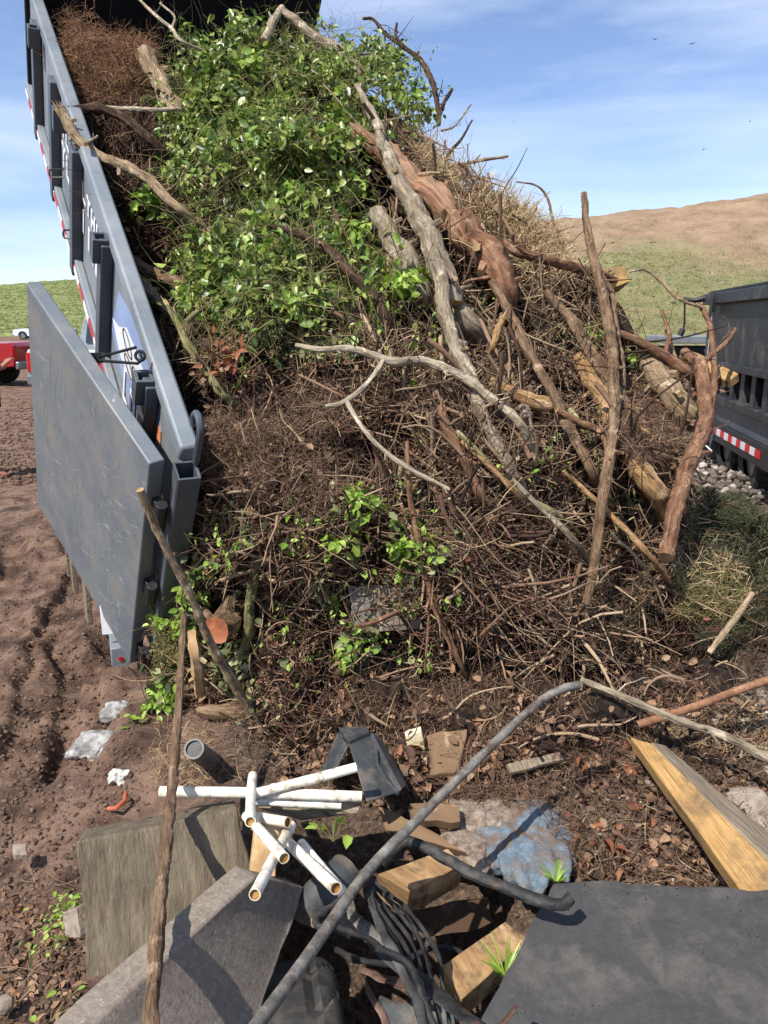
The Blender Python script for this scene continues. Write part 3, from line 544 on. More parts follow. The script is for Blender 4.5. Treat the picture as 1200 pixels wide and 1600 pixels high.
for k in range(1, 7):
    t = k/6; p = last.copy(); out = np.stack([bx-cen[0], 0*bx, 0*bx], -1)
    p[:, 1] += .55*t*topc; p[:, 2] -= .35*t*t; p[:, 2] = np.where(topc < .2, last[:, 2]-.25*t, p[:, 2]); rows.append(p)
R = np.array(rows); k = len(rows); ii = np.arange(k-1)[:, None]*nb+np.arange(nb)[None, :]; jj = np.arange(k-1)[:, None]*nb+((np.arange(nb)+1) % nb)[None, :]
mound = mesh_np('debris_mound', R.reshape(-1, 3), [np.stack([ii.ravel(), jj.ravel(), jj.ravel()+nb, ii.ravel()+nb], -1)], M['core'])
tag(mound, 'packed soil and leaf litter inside the brushwood pile, coloured dark for the shade in its gaps', 'soil heap', kind='stuff')
def S(px, py, off=0.):
    return Pv(px, py, Dp(px, py)+relief(px, py)-off)
PATCH = [0.0]
def rand_in(poly, n):
    poly = np.array(poly, float); lo = poly.min(0); hi = poly.max(0); X = []; c = 0
    while c < n:
        p = RNG.uniform(lo, hi, (n*3, 2)); p = p[inside(poly, p[:, 0], p[:, 1])]
        if PATCH[0] > 0 and len(p): q_ = Pv(p[:, 0], p[:, 1], Dp(p[:, 0], p[:, 1])); g_ = fbm(q_*PATCH[1], 131, 3); keep = (g_ > (.02 if PATCH[0] > .9 else -.12)) | (RNG.random(len(p)) < 1-PATCH[0]); p = p[keep]
        X.append(p); c += len(p)
    return np.vstack(X)[:n]
TV = {}
def twigs(polyreg, n, length, rad, curl=.35, K_=6, S_=3, off=(-.02, .12), bias=None, bw=.5, grav=0, world=None, clump=0, spread=.06):
    """curly tapered sticks around the pile surface -> arrays"""
    if world is None:
        p = rand_in(polyreg, n)
        if clump:
            c = rand_in(polyreg, clump); p = c[RNG.integers(0, clump, n)]+RNG.normal(0, spread*250, (n, 2))
        st = S(p[:, 0], p[:, 1], RNG.uniform(off[0], off[1], n))
    else: st = world
    n = len(st)
    d = RNG.normal(0, 1, (n, 3)); d[:, 1] *= .45
    if bias is not None: d = d/np.linalg.norm(d, axis=1)[:, None]*(1-bw)+np.array(bias)*bw*RNG.choice([1, 1, 1, -1], n)[:, None]
    d /= np.linalg.norm(d, axis=1)[:, None]
    ln = RNG.uniform(length[0], length[1], n)*RNG.uniform(.5, 1, n); r0 = np.exp(RNG.uniform(math.log(rad[0]), math.log(rad[1]), n))
    pts = [st]; dirs = [d]; bend = RNG.normal(0, 1, (n, 3)); 
    for i in range(K_):
        bend = bend*.6+RNG.normal(0, 1, (n, 3)); d = d+bend*curl*.35; d[:, 2] -= grav; d /= np.linalg.norm(d, axis=1)[:, None]
        pts.append(pts[-1]+d*(ln/K_)[:, None]); dirs.append(d)
    pts = np.stack(pts, 1); pts -= (pts[:, K_//2]-st)[:, None, :]*.8
    dirs = np.stack(dirs, 1); ref = np.array([.2, .5, .84]); a = np.cross(dirs, ref); a /= np.linalg.norm(a, axis=-1)[..., None]+1e-9; b = np.cross(dirs, a)
    taper = np.linspace(1, .35, K_+1)[None, :]*r0[:, None]
    ang = np.arange(S_)*2*math.pi/S_
    V = pts[:, :, None, :]+taper[:, :, None, None]*(np.cos(ang)[None, None, :, None]*a[:, :, None, :]+np.sin(ang)[None, None, :, None]*b[:, :, None, :])
    V = V.reshape(-1, 3); base = (np.arange(n)*(K_+1)*S_)[:, None, None]; r = (np.arange(K_)*S_)[None, :, None]; j = np.arange(S_)[None, None, :]; j2 = (j+1) % S_
    Fq = np.stack([(base+r+j), (base+r+j2), (base+r+S_+j2), (base+r+S_+j)], -1).reshape(-1, 4)
    return V, Fq, pts
def stuff_twigs(name, label, cat, m, specs):
    Vs = []; Fs = []; b = 0
    for s_ in specs:
        V, Fq, _ = twigs(**s_); Vs.append(V); Fs.append(Fq+b); b += len(V)
    return tag(mesh_np(name, np.vstack(Vs), [np.vstack(Fs)], m), label, cat, kind='stuff')
def leaf_arrays(pos, size, up=(0, -.45, .8), jit=.9, droop=.3, curlz=.25, asp=.62):
    n = len(pos); nrm = np.array(up)+RNG.normal(0, jit, (n, 3)); nrm /= np.linalg.norm(nrm, axis=1)[:, None]
    t = RNG.normal(0, 1, (n, 3)); t[:, 2] -= droop*2; t -= nrm*np.sum(t*nrm, 1)[:, None]; t /= np.linalg.norm(t, axis=1)[:, None]; s = np.cross(nrm, t)
    L = np.asarray(size)[:, None]; w = L*asp*.5; cz = RNG.uniform(.1, 1, (n, 1))*curlz*L
    base = pos; c1 = pos+t*L*.5-nrm*0; tip = pos+t*L*.98-nrm*cz*1.2
    l1 = pos+t*L*.28+s*w*.92+nrm*cz*.5; l2 = pos+t*L*.66+s*w*.78+nrm*cz*.15; r1 = pos+t*L*.28-s*w*.92+nrm*cz*.5; r2 = pos+t*L*.66-s*w*.78+nrm*cz*.15
    V = np.stack([base, l1, l2, tip, r2, r1], 1).reshape(-1, 3); b = (np.arange(n)*6)[:, None]
    return V, np.vstack([b+np.array([[0, 3, 2, 1]]), b+np.array([[0, 5, 4, 3]])])
def leaves_on(polyreg, n, size, clump=0, spread=22, off=(0, .25), thick=.05, **k):
    if clump:
        c = rand_in(polyreg, clump); co = RNG.uniform(off[0], off[1], clump)*RNG.uniform(.2, 1, clump); w = RNG.uniform(.2, 1, clump)**2; idx = RNG.choice(clump, n, p=w/w.sum())
        p = c[idx]+RNG.normal(0, 1, (n, 2))*spread*RNG.uniform(.4, 1.2, (n, 1)); of = co[idx]+RNG.normal(0, thick, n)
    else: p = rand_in(polyreg, n); of = RNG.uniform(off[0], off[1], n)
    return leaf_arrays(S(p[:, 0], p[:, 1], of), RNG.uniform(size[0], size[1], n), **k)
def stuff_leaves(name, label, cat, m, specs):
    Vs = []; Fs = []; b = 0
    for s_ in specs:
        V, Fq = leaves_on(**s_); Vs.append(V); Fs.append(Fq+b); b += len(V)
    return tag(mesh_np(name, np.vstack(Vs), [np.vstack(Fs)], m), label, cat, kind='stuff')
ALL = OUT
RIGHT = [(600, 160), (700, 240), (800, 340), (930, 430), (1000, 520), (1080, 600), (1070, 800), (1100, 900), (900, 1060), (650, 1000), (560, 700), (560, 400)]
GREEN = [(255, 110), (300, 85), (360, 60), (470, 62), (560, 85), (620, 120), (665, 170), (650, 215), (600, 220), (560, 215), (560, 290), (590, 330), (640, 380), (665, 440), (600, 470), (540, 470), (500, 500), (420, 500), (330, 505), (290, 480), (275, 400), (290, 330), (250, 260), (240, 160)]
ROOTS = [(340, 600), (420, 570), (520, 590), (570, 650), (560, 740), (500, 800), (420, 790), (330, 760), (310, 700)]
LOW = [(250, 1050), (420, 1000), (900, 1020), (1060, 1060), (1050, 1110), (800, 1130), (560, 1140), (420, 1160), (240, 1160)]
GRASSR = [(1075, 790), (1200, 800), (1260, 880), (1250, 1050), (1120, 1050), (1060, 930)]
dr = np.array([.62, -.15, -.76]); PATCH[:] = [.72, 5.5]
stuff_twigs('twigs', 'tangle of brown and tan twigs packed through the whole brushwood pile', 'twigs', M['twig'], [
    dict(polyreg=ALL, n=3000, length=(.12, .42), rad=(.0014, .0042), curl=.55, off=(-.08, .08)),
    dict(polyreg=RIGHT, n=1700, length=(.2, .7), rad=(.0018, .006), curl=.35, off=(-.05, .16), bias=dr, bw=.5), dict(polyreg=RIGHT, n=300, length=(.3, .9), rad=(.005, .013), curl=.28, K_=8, S_=6, off=(-.03, .14), bias=dr, bw=.6), dict(polyreg=[(330, 480), (700, 480), (1000, 800), (1050, 1040), (500, 1060), (300, 900)], n=230, length=(.15, .6), rad=(.0035, .009), curl=.4, K_=8, S_=6, off=(-.02, .15)),
    dict(polyreg=[(400, 480), (700, 480), (900, 700), (900, 1000), (500, 1000), (300, 850)], n=1800, length=(.15, .5), rad=(.0012, .004), off=(-.03, .14))])
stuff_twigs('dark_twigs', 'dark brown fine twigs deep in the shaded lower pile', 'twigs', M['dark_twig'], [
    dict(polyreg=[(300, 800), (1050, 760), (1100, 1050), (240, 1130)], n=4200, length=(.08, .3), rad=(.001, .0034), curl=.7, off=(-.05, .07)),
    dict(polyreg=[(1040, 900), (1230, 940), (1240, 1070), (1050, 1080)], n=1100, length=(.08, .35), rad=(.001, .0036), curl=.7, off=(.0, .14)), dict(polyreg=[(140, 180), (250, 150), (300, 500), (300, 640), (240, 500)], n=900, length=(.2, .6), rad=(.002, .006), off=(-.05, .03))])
stuff_twigs('root_hair', 'fuzzy reddish brown mass of root hair in the middle of the pile', 'roots', M['root_hair'], [
    dict(polyreg=ROOTS, n=5000, length=(.04, .16), rad=(.0007, .0017), curl=1.3, K_=7, off=(-.02, .14)),
    dict(polyreg=[(540, 560), (700, 560), (760, 640), (680, 700), (560, 680)], n=2400, length=(.04, .14), rad=(.0007, .0014), curl=1.3, K_=7, off=(-.04, .06)),
    dict(polyreg=[(960, 590), (1060, 590), (1070, 700), (1000, 740), (960, 680)], n=3800, length=(.05, .2), rad=(.0008, .002), curl=1.2, K_=7, off=(-.08, .14)), dict(polyreg=[(620, 880), (900, 840), (1060, 900), (1060, 1080), (600, 1110)], n=4200, length=(.05, .2), rad=(.0007, .0018), curl=1.1, K_=7, off=(-.06, .1), clump=60, spread=.09)])
stuff_twigs('rusty_root_hair', 'orange brown stringy root clump against the black headboard at upper left', 'roots', M['root_rust'], [
    dict(polyreg=[(102, 30), (125, 38), (150, 66), (215, 72), (245, 85), (240, 115), (190, 110), (160, 125), (150, 160), (120, 130), (108, 80)], n=2300, length=(.12, .42), rad=(.001, .0022), curl=1.0, K_=8, off=(-.15, .14), grav=.1, clump=16, spread=.05),
    dict(polyreg=[(120, 120), (210, 110), (220, 160), (140, 160)], n=800, length=(.1, .4), rad=(.0013, .0026), curl=.8, K_=8, off=(.0, .1), grav=.15)])
stuff_twigs('dry_straw', 'pale dry straw and brittle stalks along the upper right edge of the pile', 'straw', M['straw'], [
    dict(polyreg=[(640, 200), (710, 255), (790, 320), (870, 370), (900, 440), (840, 450), (740, 340), (660, 260)], n=1500, length=(.12, .5), rad=(.0012, .0035), curl=.3, off=(-.1, .1)),
    dict(polyreg=[(760, 300), (880, 350), (900, 430), (820, 420)], n=900, length=(.12, .42), rad=(.001, .003), curl=.4, off=(-.1, .1)),
    dict(polyreg=[(1040, 850), (1160, 880), (1170, 960), (1070, 960)], n=350, length=(.06, .25), rad=(.001, .002), off=(.05, .16)),
    dict(polyreg=ALL, n=380, length=(.1, .5), rad=(.0009, .0024), curl=.7, off=(.02, .15))])
stuff_twigs('vine_stems', 'thin green and straw coloured vine stems running through the leaves', 'vines', M['stem'], [
    dict(polyreg=GREEN, n=1700, length=(.2, .7), rad=(.001, .0026), curl=.5, K_=8, off=(.0, .34), grav=.05), dict(polyreg=[(250, 60), (600, 40), (660, 160), (560, 110), (300, 110)], n=160, length=(.3, .8), rad=(.001, .0022), curl=.6, K_=9, off=(-.1, .2)),
    dict(polyreg=[(260, 300), (420, 300), (640, 480), (560, 560), (300, 560)], n=700, length=(.15, .5), rad=(.001, .002), curl=.6, K_=8, off=(.0, .15))])
stuff_twigs('curled_roots', 'dark reddish curling roots packed into the lower slope of the pile', 'roots', M['dark_root'], [
    dict(polyreg=[(420, 880), (1060, 860), (1090, 1060), (900, 1120), (420, 1150)], n=1500, length=(.12, .5), rad=(.0016, .0052), curl=1.0, K_=9, S_=5, off=(-.04, .12), grav=.05),
    dict(polyreg=[(560, 560), (1050, 560), (1060, 860), (420, 880)], n=900, length=(.12, .5), rad=(.0016, .0048), curl=.8, K_=9, S_=5, off=(-.04, .12))])
PATCH[:] = [.95, 5.0]
stuff_leaves('vine_foliage', 'glossy green vine leaves heaped over the upper middle of the load', 'vine', M['leaf'], [
    dict(polyreg=GREEN, n=2200, size=(.018, .055), clump=80, spread=15, off=(.02, .32), thick=.06), dict(polyreg=[(300, 70), (560, 80), (640, 150), (640, 220), (560, 230), (420, 250), (330, 230), (280, 150)], n=3600, size=(.024, .072), clump=70, spread=16, off=(.05, .4), thick=.05), dict(polyreg=[(300, 380), (480, 370), (500, 480), (320, 490)], n=1300, size=(.024, .066), clump=24, spread=15, off=(.05, .34), thick=.05), dict(polyreg=[(400, 30), (640, 60), (660, 180), (560, 200), (420, 110), (270, 90), (300, 40)], n=900, size=(.03, .07), clump=44, spread=13, off=(.0, .25)),
    dict(polyreg=[(420, 260), (560, 260), (590, 400), (480, 470), (330, 480), (300, 400)], n=3200, size=(.035, .075), clump=46, spread=17, off=(.05, .32), thick=.04),
    dict(polyreg=[(560, 50), (650, 100), (680, 190), (640, 230), (590, 160)], n=500, size=(.03, .055), clump=26, spread=12, off=(.0, .2))])
stuff_leaves('young_leaves', 'light yellow green young leaves catching the sun among the vines', 'leaves', M['leaf_young'], [
    dict(polyreg=GREEN, n=1500, size=(.03, .082), clump=75, spread=13, off=(.12, .42), thick=.03),
    dict(polyreg=[(460, 780), (560, 770), (720, 830), (700, 900), (560, 880), (430, 900)], n=420, size=(.03, .055), clump=18, spread=11, off=(.04, .18)),
    dict(polyreg=[(240, 970), (330, 880), (300, 1130), (235, 1140)], n=420, size=(.02, .045), clump=16, spread=10, off=(.04, .15)),
    dict(polyreg=[(440, 980), (620, 950), (560, 1080), (440, 1080)], n=120, size=(.03, .055), clump=9, spread=9, off=(.04, .15)),
    dict(polyreg=[(185, 300), (240, 290), (245, 330), (200, 335)], n=70, size=(.045, .075), clump=4, spread=9, off=(.08, .2)),
    dict(polyreg=[(900, 480), (1010, 500), (1000, 640), (930, 620)], n=70, size=(.03, .06), clump=8, spread=9, off=(.04, .15)),
    dict(polyreg=[(600, 640), (1000, 640), (1000, 900), (600, 900)], n=60, size=(.03, .05), clump=16, spread=6, off=(.06, .16))])
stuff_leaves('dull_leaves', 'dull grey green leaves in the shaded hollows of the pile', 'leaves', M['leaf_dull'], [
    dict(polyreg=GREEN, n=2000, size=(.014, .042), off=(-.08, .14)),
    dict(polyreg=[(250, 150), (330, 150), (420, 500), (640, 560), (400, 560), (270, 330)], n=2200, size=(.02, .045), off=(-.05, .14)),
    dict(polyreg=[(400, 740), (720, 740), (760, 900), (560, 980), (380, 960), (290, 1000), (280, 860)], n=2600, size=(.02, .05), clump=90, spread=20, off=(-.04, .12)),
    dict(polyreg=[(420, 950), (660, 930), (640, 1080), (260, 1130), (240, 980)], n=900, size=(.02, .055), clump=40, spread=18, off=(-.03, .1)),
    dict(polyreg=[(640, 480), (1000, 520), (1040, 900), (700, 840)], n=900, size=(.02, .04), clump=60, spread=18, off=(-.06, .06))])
PATCH[:] = [.72, 5.5]
stuff_leaves('dead_leaves', 'curled dead brown leaves strewn over the lower pile', 'leaves', M['dead_leaf'], [
    dict(polyreg=[(320, 820), (1050, 780), (1100, 1050), (240, 1130)], n=3600, size=(.015, .05), off=(-.06, .06)),
    dict(polyreg=[(300, 500), (420, 520), (620, 640), (520, 820), (320, 800)], n=500, size=(.02, .045), off=(-.02, .12)),
    dict(polyreg=LOW, n=1500, size=(.018, .05), off=(-.06, .06)),
    dict(polyreg=ALL, n=1200, size=(.015, .04), off=(-.05, .08))])
stuff_leaves('rust_leaves', 'few rust orange dead leaves caught at the left of the pile', 'leaves', M['rust_leaf'], [
    dict(polyreg=[(325, 520), (385, 520), (385, 600), (330, 590)], n=50, size=(.035, .06), off=(.03, .16)),
    dict(polyreg=[(330, 1000), (380, 960), (400, 1000)], n=16, size=(.03, .05), off=(.03, .12)),
    dict(polyreg=[(640, 780), (860, 850), (820, 1000), (600, 1000)], n=30, size=(.02, .045), off=(.03, .12))])
def sprays(name, label, m, regs):
    Vs = []; Fs = []; b = 0; SV = []; SF = []; sb_ = 0
    for poly_, n, ln, size, k_, off, gv in regs:
        V, Fq, pts = twigs(poly_, n, ln, (.0014, .003), curl=.45, K_=12, off=off, grav=gv); SV.append(V); SF.append(Fq+sb_); sb_ += len(V)
        t = np.linspace(1, 12, k_); i0 = np.minimum(t.astype(int), 11); fr = (t-i0)[None, :, None]; q = pts[:, i0]*(1-fr)+pts[:, i0+1]*fr; q = q.reshape(-1, 3)+RNG.normal(0, .006, (n*k_, 3))
        V, Fq = leaf_arrays(q, RNG.uniform(size[0], size[1], len(q))*np.tile(np.linspace(1, .5, k_), n), up=(0, -.5, .7), jit=.55, droop=.8, curlz=.35); Vs.append(V); Fs.append(Fq+b); b += len(V)
    Vn = np.vstack(Vs); Fn = np.vstack(Fs); Vm = np.vstack(SV); Fm = np.vstack(SF)+len(Vn)
    return tag(mesh_np(name, np.vstack([Vn, Vm]), [Fn, Fm], [m, M['stem']], idx=[0, 1]), label, 'vine', kind='stuff')
PATCH[:] = [0.0]
sprays('vine_sprays', 'trailing vine sprays with leaves along their stems hanging over the load', M['leaf'], [
    (GREEN, 110, (.25, .6), (.03, .07), 16, (.12, .42), .12), ([(300, 440), (640, 430), (720, 540), (560, 580), (330, 570)], 26, (.25, .55), (.025, .055), 12, (.12, .3), .2),
    ([(380, 40), (640, 60), (680, 170), (600, 110), (400, 90)], 34, (.3, .6), (.03, .055), 11, (.0, .25), -.03), ([(240, 110), (300, 90), (330, 300), (270, 420)], 16, (.2, .5), (.03, .06), 12, (.1, .3), .1)])
sprays('leafy_shoots', 'leafy green shoots poking out among the roots low in the pile', M['leaf_young'], [
    ([(300, 800), (740, 780), (760, 900), (640, 1080), (440, 1090), (280, 1050)], 58, (.12, .34), (.018, .04), 8, (.04, .18), -.05), ([(560, 440), (740, 430), (800, 560), (600, 640)], 16, (.12, .3), (.018, .038), 7, (.04, .16), .05), ([(640, 500), (1010, 500), (1000, 800), (700, 800)], 14, (.1, .25), (.02, .04), 6, (.05, .15), 0)])
sprays('wilted_sprays', 'wilted brown leaf sprays hanging among the green vines', M['dead_leaf'], [
    (GREEN, 22, (.2, .45), (.025, .05), 10, (.1, .36), .2), ([(330, 500), (700, 480), (760, 620), (360, 620)], 16, (.2, .4), (.025, .045), 10, (.06, .2), .2)])
PATCH[:] = [.72, 5.5]
def blades(poly_, n, ln, r, m, name, label, bias, off=(-.02, .16), extra=()):
    sp_ = [dict(polyreg=poly_, n=n, length=ln, rad=r, curl=.45, K_=4, off=off)]+list(extra)
    return stuff_twigs(name, label, 'grass', m, sp_)
blades(GRASSR, 9000, (.05, .14), (.0009, .002), M['grass'], 'grass_clippings', 'grey green mat of pulled grass at the right foot of the pile, shade put into its colour', None, (-.04, .14),
       [dict(polyreg=[(1080, 760), (1180, 780), (1200, 820), (1090, 820)], n=700, length=(.05, .14), rad=(.0009, .002), off=(-.04, .12)),
        dict(polyreg=[(900, 900), (1150, 930), (1150, 1050), (900, 1060)], n=2200, length=(.04, .16), rad=(.0008, .0018), curl=.6, off=(-.04, .1))])
blades([(1050, 880), (1170, 900), (1150, 990), (1060, 960)], 900, (.04, .13), (.0009, .002), M['hay'], 'yellow_grass', 'yellow green grass tuft lit beside the forked trunk', None, (.05, .2),
       [dict(polyreg=[(235, 960), (280, 960), (290, 1090), (240, 1100)], n=1300, length=(.03, .09), rad=(.0009, .0018), curl=.8, off=(.0, .1)),
        dict(polyreg=[(1000, 1010), (1090, 1030), (1080, 1080), (1000, 1080)], n=300, length=(.03, .12), rad=(.0009, .0018), curl=.6, off=(.0, .1))])

PATCH[:] = [0.0]
# ------------------------------------------------------------ branches and logs
def nm_bury(label): return not any(w in label for w in ('sky', 'white', 'jutting', 'twig', 'sawn', 'far right'))
def branch(name, label, nodes, m, off=.12, cut=None, cat='branch', forks=(), rough=.16, n=10, hollow=False, group=None, splinter=False, mcut=None, z=None, wob=.35):
    """nodes: (px, py, half width in px[, Y]); off: distance in front of the pile surface (start, end)"""
    mbr = MB(); runs = [nodes]+list(forks); GA = []; extra_ = []
    for ri, nd in enumerate(runs):
        o0, o1 = off if isinstance(off, tuple) else (off, off); pts = []; k = len(nd)
        for i, e_ in enumerate(nd):
            Y = e_[3] if len(e_) > 3 else float(Dp(e_[0], e_[1]))-(o0+(o1-o0)*i/max(k-1, 1))
            if ri == 0 and i == k-1 and len(e_) == 3 and o1 > .03 and nm_bury(label): Y += .16
            p = P(e_[0], e_[1], Y); pts.append(np.r_[p, .82*e_[2]*np.linalg.norm(p-np.array([0, 0, HC]))/math.hypot(F, math.hypot(e_[0]-600, e_[1]-800))])
        # smooth depth kinks
        A = np.array(pts)
        cc = catm(A, 9); rr_ = np.clip(cc[:, 3], .0015, None)
        L_ = np.r_[0, np.cumsum(np.linalg.norm(np.diff(cc[:, :3], axis=0), axis=1))]; m_ = int(np.clip(L_[-1]/max(.008, rr_.mean()*.45), 8, 220))
        tq = np.linspace(0, L_[-1], m_); c = np.stack([np.interp(tq, L_, cc[:, a]) for a in range(4)], 1)
        sd = abs(hash(label)) % 97 if False else sum(map(ord, label)) % 97
        w3 = np.stack([vnoise(c[:, :3]*9+5*a, sd+a) for a in range(3)], 1); c[:, :3] += w3*c[:, 3:4]*wob
        r_ = c[:, 3]*(1+.10*vnoise(c[:, :3]*14, sd+7)+.22*np.clip(vnoise(c[:, :3]*22, sd+9)-.45, 0, 1)*2)
        ns = n if c[:, 3].max() > .006 else 6
        b0 = len(mbr.V); mbr.tube(list(c[:, :3]), list(r_), ns, cap=True, mcap=1)
        # surface roughness
        tot = m_*ns; Vn = np.array(mbr.V[b0:b0+tot]); ctr = np.repeat(c[:, :3], ns, 0); d = Vn-ctr; g = fbm(Vn*np.array([34, 34, 34]), sd+11, 3)+.35*fbm(Vn*np.array([120, 120, 60]), sd+19, 2)
        Vn = ctr+d*(1+rough*g)[:, None]; mbr.V[b0:b0+tot] = [tuple(v) for v in Vn]
        an = np.tile(np.arange(ns)*2*math.pi/ns, m_); rr3 = np.maximum(np.repeat(c[:, 3], ns), .004); Lq = np.repeat(tq, ns)
        GA += [tuple(x) for x in np.stack([np.cos(an)*rr3+sd*.37+ri, np.sin(an)*rr3, Lq], 1)]; GA += [tuple(v) for v in Vn[:ns]*1.0]+[tuple(v) for v in Vn[-ns:]*1.0]
        if L_[-1] > .2 and c[:, 3].mean() > .004 and 'pole' not in name:
            for q_ in range(int(min(9, 2+L_[-1]*5))):
                i_ = RNG.integers(2, m_-2); t_ = c[i_+1, :3]-c[i_-1, :3]; t_ /= np.linalg.norm(t_)+1e-9; sd_ = np.cross(t_, RNG.normal(0, 1, 3)); sd_ /= np.linalg.norm(sd_)+1e-9
                dd = sd_*.8+t_*RNG.uniform(.2, 1.0); dd /= np.linalg.norm(dd); ra = c[i_, 3]; stub = RNG.random() < .5; ll = RNG.uniform(.01, .03)+ra if stub else RNG.uniform(.06, .22); r0_ = ra*RNG.uniform(.25, .5) if stub else max(.0015, ra*RNG.uniform(.14, .3))
                tw = [c[i_, :3]+sd_*ra*.5]; 
                for z_ in range(1 if stub else 4): dd = dd+RNG.normal(0, .22, 3)*(0 if stub else 1); dd /= np.linalg.norm(dd); tw.append(tw[-1]+dd*ll/(1 if stub else 4))
                extra_.append((tw, list(np.linspace(r0_, r0_*(.75 if stub else .3), len(tw)))))
        for cap_i, base in ((0, b0+tot), (m_-1, b0+tot+ns)):
            ring = Vn[cap_i*ns:(cap_i+1)*ns]; mbr.V[base:base+ns] = [tuple(v) for v in ring]
        if splinter and ri == 0:
            d0 = c[0, :3]-c[1, :3]; d0 /= np.linalg.norm(d0)
            for s_ in range(7):
                st = Vn[RNG.integers(0, ns)]*.75+c[0, :3]*.25; k0 = len(mbr.V); mbr.tube([st-d0*.01, st+d0*RNG.uniform(.02, .06)+RNG.normal(0, .006, 3)], [r_[0]*.3, .0008], 4, m=1)
                GA += [tuple(v) for v in mbr.V[k0:]]
    for tw, rd in extra_:
        k0 = len(mbr.V); mbr.tube(tw, rd, 5, mcap=1); GA += [(v[0], v[1], v[2]) for v in mbr.V[k0:]]
    o = mbr.build(name, [m, mcut or M['splinter']]); ga = o.data.attributes.new('grain', 'FLOAT_VECTOR', 'POINT'); ga.data.foreach_set('vector', np.array(GA, np.float32).ravel())
    return tag(o, label, cat, group)
b_, g_ = M, 'branches'
